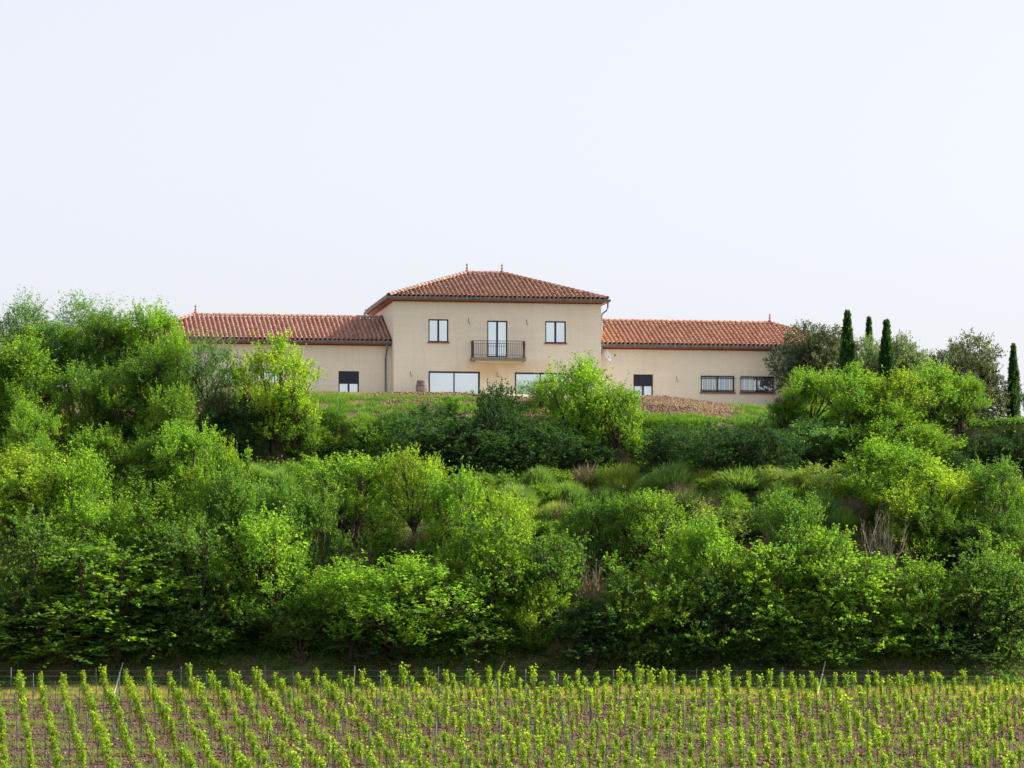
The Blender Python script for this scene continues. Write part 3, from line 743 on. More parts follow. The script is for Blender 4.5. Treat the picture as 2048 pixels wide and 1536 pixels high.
PL = [
('bush1', 668, 812, 862, 60, MID, 'low green bush on the grassy bank nearest the tree before the left wing'), ('bush2', 725, 822, 880, 70, FRESH, 'low fresh bush in the grass below the downpipe corner'),
('bush0', 790, 812, 870, 60, MID, 'low green bush in the grass below and left of the barrel'), ('bush1', 640, 850, 915, 70, FRESH, 'fresh bush low on the grassy bank'),
('sapling2', 905, 790, 0, 40, MID, 'thin sapling in the grass below the left sliding door', 201.5),
('sapling0', 120, 1085, 0, 75, YEL, 'slender bright sapling in front of the layered left edge trees', 183.2), ('sapling1', 215, 1080, 0, 80, FRESH, 'forked sapling catching the light above the first leaning pole', 182.6),
('sapling2', 330, 1040, 0, 80, FRESH, 'slender sapling in front of the wide yellowish tree', 184.5), ('sapling3', 440, 1120, 0, 70, MID, 'shaded sapling over the dark hollow left of centre', 182.5),
('sapling1', 625, 1110, 0, 70, FRESH, 'slender sapling between the soft rounded tree and the broad dome', 183.0), ('sapling0', 480, 900, 1000, 60, FRESH, 'small upright sapling at the left end of the bench'),
('sapling2', 950, 1070, 0, 70, FRESH, 'slender sapling right of the broad dome', 183.4), ('sapling3', 1045, 1090, 0, 80, FRESH, 'upright sapling left of the small drooping tree', 182.8),
('sapling0', 1130, 1080, 0, 60, MID, 'thin sapling just left of the small leafless tree', 183.6), ('sapling1', 1255, 1110, 0, 75, FRESH, 'upright sapling just right of the small leafless tree', 182.6),
('sapling2', 1370, 1050, 0, 80, FRESH, 'slender sapling in front of the bright mid slope tree', 184.2), ('sapling3', 1505, 1090, 0, 85, YEL, 'bright sapling in front of the tall layered tree', 182.4),
('sapling0', 1600, 1110, 0, 70, FRESH, 'upright sapling left of the third leaning pole', 182.7), ('sapling1', 1655, 1050, 0, 80, YEL, 'bright branching sapling left of the pale leafless trunks', 183.6),
('sapling2', 1740, 1200, 0, 80, FRESH, 'low bright sapling right of the third leaning pole', 181.8), ('sapling3', 1830, 1120, 0, 75, FRESH, 'upright sapling right of the pale leafless trunks', 182.8),
('sapling0', 1920, 1150, 0, 75, MID, 'shaded sapling low on the slope towards the right edge', 182.4), ('sapling1', 2000, 1060, 0, 70, FRESH, 'slender sapling near the right edge in front of the dark trees', 184.2),
('sapling2', 1985, 930, 0, 60, FRESH, 'sapling with bright tufts below the shaded earth bank', 191.5), ('sapling3', 1460, 1010, 0, 60, FRESH, 'sapling beside the pale thinly leaved tree', 188.5),
('sapling0', 1280, 930, 0, 45, YEL, 'little yellow green sapling sprouting from the bench near the centre', 195.5), ('sapling1', 1580, 935, 0, 55, FRESH, 'little sapling sprouting from the bench under the right wing', 195.5),
('sapling2', 1130, 935, 0, 50, YEL, 'little yellow green sapling left of the reddish brown bush', 195.5), ('sapling3', 20, 930, 0, 70, FRESH, 'upright sapling at the left edge in mid slope', 189),
('sapling0', 260, 930, 0, 70, FRESH, 'upright sapling in the middle of the left mass', 189.5), ('sapling1', 390, 930, 0, 60, YEL, 'bright sapling right of the pale speckled tree', 190),
('sapling2', 770, 1010, 0, 60, FRESH, 'sapling growing between the round tree and the leaning trunk', 186.5), ('sapling3', 985, 945, 0, 55, FRESH, 'sapling at the left end of the central brooms', 193),
('bush0', 1925, 836, 0, 70, DARK, 'dark scrub added to darken the rim at the foot of the forked olive trunk', 201.6),  # this and the next two scrubs are added to darken the sunlit rim
('bush1', 1992, 843, 0, 70, DARK, 'low dark scrub added to darken the rim under the strip of sky', 201.6),
('bush2', 2042, 838, 0, 60, DARK, 'low dark scrub added to darken the rim at the foot of the lone cypress', 201.6),
('bush1', 560, 1262, 1342, 130, MID, 'low bush by the verge under the soft rounded tree'),
('bush2', 1822, 1258, 1342, 150, MID, 'low bush by the verge under the layered tree on the right'),
('bush0', 1330, 1268, 1342, 110, MID, 'low bush by the verge below the pale blossom'),
('bush1', 1570, 1265, 1342, 110, MID, 'low bush by the verge left of the third leaning pole'),
('bush0', 1085, 960, 1010, 60, FRESH, 'small fresh bush among the brooms left of the dry brown bush'),
('bush1', 1210, 935, 985, 60, YEL, 'small yellow green bush at the top of the bench near the centre'),
('bush2', 1300, 955, 1005, 70, FRESH, 'small fresh bush above the bright mid slope tree'),
('bush0', 1400, 955, 1000, 60, FRESH, 'small fresh bush between the tall brooms'),
('bush1', 1470, 985, 1050, 80, FRESH, 'fresh bush below the widest broom'),
('bush2', 1540, 1000, 1060, 80, MID, 'green bush in the middle of the right slope'),
('bush0', 1610, 965, 1015, 70, FRESH, 'fresh bush under the thin pale sapling'),
('bush1', 1690, 960, 1020, 80, FRESH, 'fresh bush at the right end of the bench'),
('bush2', 1350, 1010, 1075, 80, FRESH, 'fresh bush left of the pale thinly leaved tree'),
('bush0', 1600, 1045, 1120, 90, MID, 'green bush above the open tree'),
('bush1', 1110, 1040, 1100, 80, FRESH, 'fresh bush at the foot of the large round broom'),
('bush2', 960, 965, 1015, 70, FRESH, 'fresh bush right of the leaning trunk tree'),
('bush0', 1040, 995, 1050, 70, YEL, 'yellow green bush above the dark green broom'),
('bush1', 590, 925, 975, 60, FRESH, 'fresh bush between the left bench brooms'),
('bush2', 1240, 985, 1040, 60, MID, 'green bush right of the large round broom'),
('bush0', 430, 1240, 1340, 130, MID, 'low bush by the verge left of centre'), ('bush1', 640, 1255, 1340, 130, MID, 'low bush by the verge under the hanging tree'),
('bush2', 860, 1260, 1342, 120, MID, 'low bush by the verge under the drooping tree'), ('bush0', 1060, 1265, 1342, 110, MID, 'low bush by the verge just right of the middle leaning pole'),
('bush1', 1240, 1262, 1342, 120, MID, 'low bush by the verge right of the centre'), ('bush2', 1440, 1258, 1342, 130, MID, 'low bush by the verge under the dark layered tree'),
('bush0', 1700, 1262, 1342, 110, MID, 'low bush by the verge right of the third leaning pole'), ('bush1', 240, 1262, 1342, 120, MID, 'low bush by the verge above the first leaning pole'),
('bush2', 80, 1255, 1342, 130, MID, 'low bush by the verge near the left edge'), ('bush0', 1930, 1262, 1342, 120, MID, 'low bush by the verge near the right edge'),
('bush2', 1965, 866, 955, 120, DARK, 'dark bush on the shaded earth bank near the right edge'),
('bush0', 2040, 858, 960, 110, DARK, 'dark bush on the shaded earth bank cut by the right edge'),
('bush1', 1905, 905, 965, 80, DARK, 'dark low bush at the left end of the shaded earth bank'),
('bush1', 135, 772, 0, 120, DARK, 'added dark bush standing in for the dark hollow beneath the shaded left crest tree', 206),  # added bush whose dark leaves supply the shade of the hollow
# beside the house on the right
('olive0', 1642, 648, 0, 150, (.055,.08,.045), 'dense dark olive tree hiding the right end of the long roof', 214),
('olive1', 1736, 676, 0, 90, OLV, 'small silvery olive tree between the two front cypresses', 219),
('olive2', 1802, 672, 0, 110, OLV, 'silvery olive tree right of the three grouped cypresses', 217),
('olive1', 1938, 674, 0, 165, (.075,.10,.060), 'broad olive tree on a forked trunk with sky showing beneath it', 211),
('cypress0', 1695, 622, 0, 31, CYP, 'tallest cypress, rising in front of the dark olive tree', 210),
('cypress1', 1738, 636, 0, 24, CYP, 'thin far cypress standing behind between two taller ones', 222),
('cypress1', 1773, 641, 0, 31, CYP, 'second tall cypress, left of the round silvery olive', 210),
('cypress0', 2027, 688, 0, 24, CYP, 'lone cypress at the right edge against the sky', 211),
('bush0', 1955, 808, 0, 60, DARK, 'small scrubby bush seen against the sky under the broad olive', 213),
('leafy3', 2078, 735, 0, 60, MID, 'tree cut by the right edge behind the lone cypress', 208),
# right shoulder
('leafy0', 1622, 733, 870, 125, FRESH, 'fresh green tree just right of the last barred window'),
('leafy1', 1708, 726, 880, 125, FRESH, 'fresh green tree at the foot of the tallest cypress'),
('leafy2', 1790, 738, 880, 120, YEL, 'yellow green tree at the foot of the second cypress'),
('leafy4', 1862, 722, 885, 135, FRESH, 'fresh green tree left of the broad olive'),
('leafy5', 1922, 745, 862, 90, FRESH, 'small fresh tree in front of the forked olive trunk'),
('leafy3', 1570, 790, 868, 70, MID, 'low leafy sapling under the right barred window'),
('leafy6', 1785, 805, 935, 150, FRESH, 'rounded tree in the middle of the right shoulder'),
('leafy2', 1632, 838, 945, 165, BLUE, 'bluish green rounded tree below the right wing corner'),
('leafy0', 1860, 850, 950, 130, FRESH, 'tree at the edge of the shaded earth bank'),
('leafy5', 1730, 850, 955, 120, MID, 'shaded tree between two rounded ones on the right shoulder'),
('leafy1', 1860, 922, 1085, 180, YEL, 'bright yellow green tree below the shaded earth bank'),
('leafy4', 1775, 905, 1050, 140, FRESH, 'full green tree left of the brightest right hand tree'),
('airy1', 1645, 920, 1010, 120, PALE, 'thin pale leaved tree on the bench below the right wing'),
('airy2', 1555, 930, 1000, 70, PALE, 'thin pale sapling with bare tips on the bench'),
('leafy3', 1990, 940, 1110, 110, MID, 'tree near the right edge below the shaded bank'),
('leafy6', 2040, 945, 1080, 60, FRESH, 'tree cut by the right edge below the bank'),
# centre, below the house
('leafy2', 1150, 712, 935, 160, FRESH, 'big bright tree rising in front of the tall centre block'),
('leafy6', 1235, 765, 925, 135, FRESH, 'right hand half of the pair of bright trees before the house'),
('airy0', 1082, 752, 880, 85, BLUE, 'small bluish sapling in front of the right sliding door', 204),
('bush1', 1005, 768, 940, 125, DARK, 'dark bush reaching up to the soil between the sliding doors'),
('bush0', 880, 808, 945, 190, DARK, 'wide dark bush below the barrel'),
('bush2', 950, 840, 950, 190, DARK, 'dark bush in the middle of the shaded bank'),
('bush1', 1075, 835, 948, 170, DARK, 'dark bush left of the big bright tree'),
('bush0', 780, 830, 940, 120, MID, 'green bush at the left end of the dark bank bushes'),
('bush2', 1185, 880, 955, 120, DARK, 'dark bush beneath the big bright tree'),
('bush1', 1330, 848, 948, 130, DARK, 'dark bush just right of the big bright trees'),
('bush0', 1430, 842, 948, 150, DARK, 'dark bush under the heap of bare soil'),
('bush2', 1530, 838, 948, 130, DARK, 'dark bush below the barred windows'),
('bush1', 690, 870, 945, 110, MID, 'green bush under the grassy bank on the left'),
('leafy1', 555, 668, 905, 165, YEL, 'bright yellow green tree in front of the left wing'),
('airy0', 420, 655, 905, 110, BLUE, 'thin grey green tree before the left end of the left wing'),
('leafy2', 105, 640, 0, 150, FRESH, 'tree joining the feathery trees to the tallest airy one on the left crest', 208.5),
('airy1', 60, 640, 0, 130, BLUE, 'feathery tree right of the wispy tipped one on the left crest', 210),
('leafy4', 245, 640, 0, 120, FRESH, 'tree between the tallest airy one and the one touching the roof', 206.5),
('leafy6', 20, 700, 900, 130, MID, 'dense tree behind the large bright one at the left edge'),
('leafy3', 175, 725, 930, 130, MID, 'shaded tree left of the one with pale pointed shoots'),
('leafy0', 345, 770, 960, 110, FRESH, 'tree under the bright one that covers the left wing corner'),
('leafy5', 205, 850, 1010, 130, FRESH, 'tree below the dark hollow in the left mass'),
('leafy4', 60, 800, 980, 120, FRESH, 'tree right of the one cut by the left edge halfway up'),
('leafy1', 430, 905, 1060, 110, FRESH, 'tree left of the bench brooms'),
('leafy2', 150, 925, 1120, 130, FRESH, 'tree above the layered ones in the left mass'),
('leafy6', 1180, 990, 1180, 100, MID, 'tree just below the large round broom'),
('leafy0', 1590, 1000, 1200, 110, MID, 'slim tree between the tall layered and the open tree'),
('leafy4', 1410, 1060, 1280, 130, FRESH, 'slender tree standing below the pale thinly leaved one'),
('leafy1', 920, 1070, 1270, 100, FRESH, 'slender tree right of the leaning trunk, low on the slope'),
('leafy3', 560, 980, 1200, 100, MID, 'slim shaded tree above the soft rounded one'),
('airy2', 1810, 960, 1180, 120, YEL, 'airy yellow green tree above the pale leafless trunks'),
('leafy4', 590, 780, 930, 100, FRESH, 'leafy tree right below the tree before the left wing'),
('bush1', 480, 800, 920, 130, DARK, 'dark bush below the long barred window'),
# left mass
('airy0', 48, 582, 0, 120, BLUE, 'feathery tall tree at the far left with a wispy tip', 211),
('airy1', 8, 610, 0, 90, BLUE, 'feathery tree cut by the left edge on the crest', 212),
('airy2', 190, 585, 0, 130, BLUE, 'tallest airy tree of the left crest', 210),
('leafy3', 205, 625, 0, 150, MID, 'leafy tree beneath the tallest airy one on the crest', 207),
('leafy5', 292, 602, 0, 130, FRESH, 'tree with upright tufts touching the left end of the roof', 207),
('leafy2', 345, 655, 880, 100, FRESH, 'bright tree covering the left corner of the left wing'),
('leafy0', 55, 680, 880, 170, FRESH, 'large bright tree at the left edge below the feathery ones'),
('leafy6', 110, 640, 0, 110, BLUE, 'shaded tree between the feathery one and the tallest airy one', 208),
('leafy4', 300, 690, 905, 160, MID, 'rounded tree in the middle of the left mass'),
('leafy1', 262, 742, 930, 170, FRESH, 'tree with pale pointed shoots in front of the left mass'),
('leafy3', 20, 760, 930, 130, FRESH, 'tree cut by the left edge halfway up the hill'),
('leafy5', 125, 815, 950, 130, YEL, 'small yellow green tree spreading over a dark hollow on the left'),
('leafy0', 372, 842, 1000, 150, FRESH, 'pale speckled tree below the left wing trees'),
('leafy6', 310, 870, 1000, 130, MID, 'shaded tree beside the pale speckled one'),
('leafy2', 75, 885, 1060, 190, YEL, 'wide bright tree at the left edge in mid slope'),
('leafy5', 455, 890, 975, 60, YEL, 'little yellow tipped bushy tree on the bench'),
# middle slope
('open0', 700, 906, 1092, 205, FRESH, 'round tree with dark forked limbs in mid slope'),
('open1', 826, 894, 1088, 135, YEL, 'tall slim tree with a bare leaning trunk beside the round one'),
('leafy3', 912, 932, 1075, 110, FRESH, 'tree right of the slim one with the leaning trunk'),
('leafy0', 620, 965, 1090, 110, MID, 'shaded tree left of the round tree with forked limbs'),
('leafy6', 530, 1050, 1230, 185, FRESH, 'soft rounded tree low on the slope left of centre'),
('leafy1', 700, 1120, 1230, 150, FRESH, 'low tree directly below the forked limbs'),
('leafy2', 800, 1100, 1240, 230, FRESH, 'broad dome shaped tree low on the slope near the centre'),
('leafy4', 840, 1180, 1310, 130, FRESH, 'drooping lower tree under the broad dome'),
('leafy5', 600, 1180, 1300, 130, MID, 'hanging tree under the soft rounded one'),
('leafy1', 320, 960, 1110, 190, FRESH, 'wide yellowish tree in mid slope on the left'),
('leafy3', 190, 985, 1120, 170, FRESH, 'tree left of the wide yellowish one'),
('leafy6', 400, 1000, 1130, 140, MID, 'shaded tree right of the wide yellowish one'),
('leafy0', 470, 960, 1080, 100, MID, 'small tree below the bench brooms on the left'),
('spray0', 230, 1075, 1270, 240, FRESH, 'layered spreading tree low on the left'),
('spray1', 60, 1060, 1260, 220, MID, 'layered tree at the left edge low on the slope'),
('spray2', 390, 1070, 1270, 200, MID, 'dark layered tree left of the soft rounded one'),
('spray3', 150, 1170, 1320, 240, MID, 'spreading tree at the foot of the slope on the left'),
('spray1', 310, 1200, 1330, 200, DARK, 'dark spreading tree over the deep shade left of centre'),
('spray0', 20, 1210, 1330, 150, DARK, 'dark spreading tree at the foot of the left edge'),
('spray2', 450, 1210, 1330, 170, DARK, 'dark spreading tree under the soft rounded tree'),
('spray3', 980, 1060, 1240, 170, FRESH, 'tree right of the broad dome low on the slope'),
('leafy6', 1000, 980, 1110, 110, YEL, 'yellowish tree in the middle of the brooms'),
('spray0', 1100, 1050, 1220, 130, MID, 'tree left of the leafless one'),
('leafy4', 1080, 1185, 1320, 100, YEL, 'small drooping yellow green tree near the vines'),
('spray2', 950, 1180, 1325, 160, MID, 'spreading tree right below the broad dome'),
('open0', 1310, 980, 1140, 150, FRESH, 'bright tree in mid slope right of centre'),
('leafy3', 1250, 1020, 1140, 100, MID, 'darker tree left of the bright mid slope one'),
('airy1', 1435, 1000, 1120, 130, PALE, 'pale thinly leaved tree right of the bright mid slope one'),
('spray1', 1340, 1110, 1270, 170, FRESH, 'layered tree right of the leafless one'),
('spray3', 1250, 1140, 1300, 130, MID, 'layered tree directly beside the leafless one'),
('spray0', 1520, 1065, 1270, 150, FRESH, 'tall layered tree with bright edges right of centre'),
('spray2', 1430, 1160, 1320, 160, DARK, 'dark layered tree between two brighter ones near the vines'),
('spray1', 1540, 1200, 1335, 150, MID, 'lower spreading tree under the tall layered one'),
('spray3', 1660, 1060, 1260, 140, FRESH, 'open tree left of the pale leafless trunks'),
('spray0', 1720, 1130, 1310, 170, FRESH, 'open spreading tree below the pale leafless trunks'),
('spray2', 1640, 1210, 1335, 140, MID, 'spreading tree above the third leaning pole'),
('leafy2', 1850, 1010, 1150, 120, MID, 'tree right of the pale leafless trunks'),
('spray1', 1850, 1110, 1280, 150, FRESH, 'layered tree low on the right'),
('spray3', 1960, 1090, 1270, 150, MID, 'dark layered tree low on the right'),
('spray0', 2030, 1130, 1310, 120, MID, 'dark tree cut by the right edge low on the slope'),
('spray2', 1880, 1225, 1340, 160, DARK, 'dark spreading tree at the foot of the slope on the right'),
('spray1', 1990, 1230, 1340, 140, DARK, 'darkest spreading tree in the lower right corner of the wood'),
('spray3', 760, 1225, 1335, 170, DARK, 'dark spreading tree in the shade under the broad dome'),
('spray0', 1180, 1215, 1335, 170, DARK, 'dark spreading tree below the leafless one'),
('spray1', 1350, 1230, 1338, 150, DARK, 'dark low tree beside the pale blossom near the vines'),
('leafy0', 1930, 1010, 1150, 120, MID, 'shaded tree in mid slope towards the right edge'),
('leafy5', 2030, 1020, 1160, 90, MID, 'tree at the right edge in mid slope'),
('bush2', 1490, 1130, 1200, 90, BLUE, 'bluish grey bush with pale blossom between layered trees'),
('bare0', 1190, 1085, 1235, 70, MID, 'small leafless grey tree in the middle of the lower wood'),
('bare1', 1758, 1010, 1215, 110, MID, 'pale leafless trunks standing in the wood on the right'),
('bare0', 1560, 920, 985, 60, MID, 'pale dead branches sticking up on the bench'),
('bare1', 2040, 935, 1010, 50, MID, 'reddish dead branches at the right edge below the bank'),
]
for p in PL:
    y = p[7] if len(p) > 7 else None
    plant(p[0], p[1], p[2], p[3], p[4], p[5], p[6], y)

BR = [
(500, 925, 965, 70, BRM, 'broom shrub at the left end of the bench'), (560, 935, 975, 70, BRM, 'broom shrub left of the round tree'),
(520, 965, 1010, 80, BRM, 'broom shrub below the left end of the bench'), (620, 905, 945, 60, BRM, 'broom shrub above the round tree'),
(480, 840, 890, 90, BRM, 'large broom below the long barred window'), (545, 800, 860, 110, MID, 'dark green broom right under the bright left wing tree'),
(505, 768, 800, 60, BRY, 'broom with yellow flowers under the long barred window'), (190, 898, 935, 50, BRY, 'broom tuft above the yellowish left trees'),
(90, 878, 915, 50, BRM, 'small broom in a gap of the left trees'), (970, 950, 985, 50, BRY, 'yellowish broom tuft right of the dark bushes'),
(1030, 965, 1015, 80, BRM, 'broom between the yellowish tree and the dark bank'), (1175, 1012, 1070, 100, (.06,.15,.055), 'large round blue green broom in the centre of the slope'),
(1030, 1038, 1080, 75, MID, 'dark green broom low in the centre'), (1075, 1035, 1075, 60, MID, 'smaller dark broom beside the central one'),
(1135, 960, 1005, 70, BRM, 'broom left of the dry brown bush'), (1250, 925, 985, 80, BRY, 'yellow tipped broom right of the dry brown bush'),
(1350, 922, 970, 95, BRM, 'tall broom below the soil heap'), (1415, 935, 975, 60, BRY, 'yellowish broom between two tall ones'),
(1485, 930, 985, 120, BRM, 'widest broom on the bench'), (1450, 965, 1010, 80, BRM, 'broom in front of the widest one'),
(1640, 978, 1030, 90, BRM, 'blue green broom under the thin pale tree'), (1560, 960, 1010, 80, BRM, 'broom left of the thin pale tree'),
(1720, 945, 990, 80, BRM, 'broom at the right end of the bench'), (1580, 1020, 1070, 80, BRM, 'broom lower down near the tall layered tree'),
(1640, 1030, 1075, 70, MID, 'green broom above the open tree'), (1380, 975, 1020, 80, BRM, 'broom right above the pale thinly leaved tree'),
(1900, 1020, 1080, 90, BRM, 'broom below the brightest right hand tree'), (1300, 950, 990, 60, BRM, 'small broom above the bright mid slope tree'),
(1080, 930, 970, 60, BRM, 'broom at the foot of the dark bushes'), (650, 1000, 1050, 60, BRM, 'broom hidden among the mid slope trees left of centre'),
(1520, 1010, 1060, 80, BRM, 'broom in the middle of the right slope'), (1210, 970, 1010, 60, BRM, 'broom in the gap above the central round one'),
(1330, 990, 1040, 80, BRM, 'broom beside the bright mid slope tree'), (1450, 1010, 1060, 80, BRY, 'yellowish broom beside the pale thinly leaved tree'),
(1600, 940, 985, 70, BRY, 'yellowish broom at the foot of the thin pale sapling'), (1680, 1010, 1060, 70, BRM, 'broom left of the dry bush by the leafless trunks'),
(1110, 1000, 1045, 60, BRY, 'yellowish broom left above the large round one'), (1540, 975, 1020, 70, BRM, 'broom under the thin pale sapling'),
(1230, 1010, 1060, 70, BRM, 'broom right of the large round one'), (1280, 975, 1020, 60, BRY, 'yellow tipped broom low beside the bright mid slope tree'),
(980, 1010, 1060, 70, BRM, 'broom left of the dark green central one'), (470, 1005, 1050, 70, BRM, 'broom low on the left of the bench'),
]
for i, b in enumerate(BR): plant('broom%d' % (i % 4), *b)
DR = [(1175, 925, 975, 85, 'reddish brown dry bush at the top of the bench'), (1420, 985, 1030, 90, 'greyish dry bush beneath the brooms right of centre'),
(180, 930, 970, 70, 'dry brown bush among the left trees'), (1700, 985, 1040, 80, 'dry bush above the pale leafless trunks'), (1820, 1040, 1120, 90, 'dry twiggy bush behind the leafless trunks'),
(850, 1050, 1100, 70, 'pinkish dry bush below the leaning trunk'), (440, 770, 850, 70, 'dry brown thicket under the thin grey green tree'),
(1180, 1150, 1230, 110, 'dry thicket round the small leafless tree'), (1900, 1060, 1110, 80, 'dry bush in mid slope near the right edge'),
(1130, 1270, 1325, 70, 'dead brown thicket in the shade above the vines near the centre'),
(1500, 880, 940, 90, 'dead purple brown thicket on the shaded bank'),
(1230, 890, 935, 70, 'brown dead twigs at the foot of the big bright trees'), (1770, 1120, 1230, 100, 'dry tangle at the foot of the pale leafless trunks'),
(1360, 960, 1030, 80, 'grey brown twigs under the tall broom'),
(1130, 1000, 1060, 60, 'dry twigs left of the large round broom'), (1560, 1040, 1110, 70, 'brown dry bush above the tall layered tree'), (1660, 1080, 1160, 80, 'grey dry tangle above the open tree'),
(950, 1000, 1060, 70, 'dry brown bush right of the leaning trunk tree'), (320, 900, 950, 60, 'dry bush showing between the left trees'), (1930, 1150, 1230, 80, 'dry tangle low on the slope near the right edge'),
(1250, 1200, 1290, 90, 'dark dry tangle below the small leafless tree'), (1400, 1060, 1120, 70, 'dry twigs under the pale thinly leaved tree'),
(1050, 1100, 1180, 60, 'dry twigs beside the low tree near the centre'), ]
for i, b in enumerate(DR): plant('dry%d' % (i % 2), b[0], b[1], b[2], b[3], MID, b[4])

# ---- countless ground cover
def blades(name, xs, ys, hmin, hmax, wid, lean, rg, zoff=0, k=4):
    n = len(xs); z = terrain(xs, ys)+zoff
    B = np.stack([xs, ys, z-.02], 1); A = unit(np.stack([rg.normal(0, lean, n), rg.normal(0, lean, n), np.ones(n)], 1)); L = rg.uniform(hmin, hmax, n)[:, None]
    W = unit(np.cross(A, rg.normal(size=(n, 3))))*wid
    return np.stack([B-W, B+W, B+A*L+W*.2, B+A*L-W*.2], 1).reshape(-1, 3)
def patchy(rg, n, x0, x1, y0, y1, sc, thr):
    xs = rg.uniform(x0, x1, n); ys = rg.uniform(y0, y1, n)
    v = np.sin(xs*sc+1.3*np.sin(ys*sc*1.3))*np.cos(ys*sc*1.7+np.sin(xs*sc*.6)*2)+rg.normal(0, .25, n)
    k = v > thr; return xs[k], ys[k]
def stuff(name, V, mat, label, cat, col):
    me = np_mesh(name, V, np.arange(len(V)).reshape(-1, 4)); o = link_mesh(name, me, mat); o.color = (*col, 1); tag(o, label, cat, kind='stuff'); return o
rg = np.random.RandomState(21)
xs, ys = patchy(rg, 60000, -13, 5, 198.5, 204.6, 1.9, .05); V1 = blades('', xs, ys, .08, .34, .016, .4, rg)
xs, ys = patchy(rg, 26000, -13, 0, 204.4, 206.9, 1.3, .3); V1 = np.concatenate([V1, blades('', xs, ys, .04, .14, .014, .5, rg)])
xs, ys = patchy(rg, 70000, 5, 22, 198.3, 201.5, 1.6, -.2); xs2, ys2 = patchy(rg, 26000, 12.6, 22, 201.5, 207, 1.5, -.1); xs3, ys3 = patchy(rg, 12000, 20, 33, 198.6, 200.2, 1.5, -.6); xs2 = np.concatenate([xs2, xs3]); ys2 = np.concatenate([ys2, ys3]); V2 = blades('', np.concatenate([xs, xs2]), np.concatenate([ys, ys2]), .10, .34, .016, .35, rg)
stuff('bank_grass', np.concatenate([V1, V2]), M['blade'], 'bright green grass on the bank below the house', 'grass', (.075, .155, .025))
xs, ys = patchy(rg, 150000, -34, 34, 184, 199.5, .9, -.4)
stuff('slope_grass', blades('', xs, ys, .15, .50, .018, .4, rg), M['blade'], 'rough grass between the shrubs of the slope', 'grass', (.075, .125, .035))
xs, ys = patchy(rg, 90000, -28, 28, 173.0, 179.8, .8, -.7)
stuff('verge_grass', blades('', xs, ys, .06, .22, .014, .4, rg), M['blade'], 'yellow green grass verge behind the last vine row', 'grass', (.21, .21, .075))
xs, ys = patchy(rg, 11000, 3.5, 13.5, 200.8, 206.5, 1.7, -.1); V1 = blades('', xs, ys, .06, .22, .012, .6, rg)
xs, ys = patchy(rg, 20000, -13, 3.5, 202.5, 207, 1.7, .2); V2 = blades('', xs, ys, .05, .16, .012, .6, rg)
stuff('dry_grass', np.concatenate([V1, V2]), M['blade'], 'straw coloured dry grass on the bare soil by the house', 'grass', (.19, .15, .09))
# brambles hugging the slope
n = 23000; xs = np.where(np.arange(n) < 2600, rg.uniform(21, 34, n), rg.uniform(-34, 34, n)); ys = np.where(rg.uniform(size=n) < .2, rg.uniform(178.2, 182, n), rg.uniform(178.9, 199.5, n)); ys[:2600] = rg.uniform(198.8, 201.2, 2600); hh = np.clip(.35+.55*np.sin(xs*.9+np.sin(ys))*np.sin(ys*1.1+xs*.3), .05, 1)+rg.uniform(-.1, .1, n); hh *= np.clip((ys-178.3)/2, .25, 1); hh[:2600] *= .35
Pc = np.stack([xs, ys, terrain(xs, ys)+hh*rg.uniform(.2, 1, n)], 1); per = 8
A = unit(rg.normal(size=(n, 3))+np.array([0, -.4, .8])); Pp = (Pc[:, None]+A[:, None]*rg.uniform(0, .45, (n, per))[..., None]).reshape(-1, 3)+rg.normal(size=(n*per, 3))*.06
V, Fc = leaves(Pp, unit(np.repeat(A, per, 0)*.4+rg.normal(size=(n*per, 3))), .12*rg.uniform(.6, 1.3, n*per), .36, rg)
stuff('undergrowth', V, M['leaf'], 'tangled low bramble undergrowth covering the slope under the trees', 'undergrowth', (.045, .095, .023))
# stones and clods
def clods(n, xf, yf, smin, smax, rg):
    xs, ys = xf(n), yf(n); s = rg.uniform(smin, smax, n)**1; c = np.stack([xs, ys, terrain(xs, ys)+s*.25], 1)
    oct_ = np.array([(1,0,0),(0,1,0),(-1,0,0),(0,-1,0),(0,0,.8),(0,0,-.8)], float); V = c[:, None]+(oct_[None]*rg.uniform(.6, 1.4, (n, 6, 1))+rg.normal(size=(n, 6, 3))*.15)*s[:, None, None]
    f = np.array([(0,1,4),(1,2,4),(2,3,4),(3,0,4),(1,0,5),(2,1,5),(3,2,5),(0,3,5)]); Fc = (f[None]+np.arange(n)[:, None, None]*6).reshape(-1, 3); return V.reshape(-1, 3), Fc
V, Fc = clods(42000, lambda n: rg.uniform(-27, 27, n), lambda n: rg.uniform(128, 175.5, n), .03, .09, rg)
t = NT('clod'); g_ = t.n('ShaderNodeNewGeometry').outputs['Random Per Island']
t.princ(t.ramp(g_, [(0, (.065, .042, .028)), (.5, (.135, .088, .052)), (.85, (.21, .145, .085)), (1, (.27, .21, .15))]), .95, .1); M['clod'] = t.m
o = link_mesh('soil_clods', np_mesh('soil_clods', V, Fc), M['clod']); tag(o, 'reddish clods and small stones of the tilled vineyard soil', 'soil', kind='stuff')
V, Fc = clods(9000, lambda n: np.where(rg.uniform(size=n) < .4, rg.uniform(-8, 7, n), rg.uniform(7.5, 13.2, n)), lambda n: rg.uniform(200.8, 207, n), .03, .09, rg)
t = NT('rubble'); g_ = t.n('ShaderNodeNewGeometry').outputs['Random Per Island']
t.princ(t.ramp(g_, [(0, (.12, .075, .055)), (.5, (.19, .125, .095)), (1, (.27, .20, .155))]), .95, .1)
o = link_mesh('soil_rubble', np_mesh('soil_rubble', V, Fc), t.m); tag(o, 'crumbly brown soil and rubble on the rim before the house', 'soil', kind='stuff')

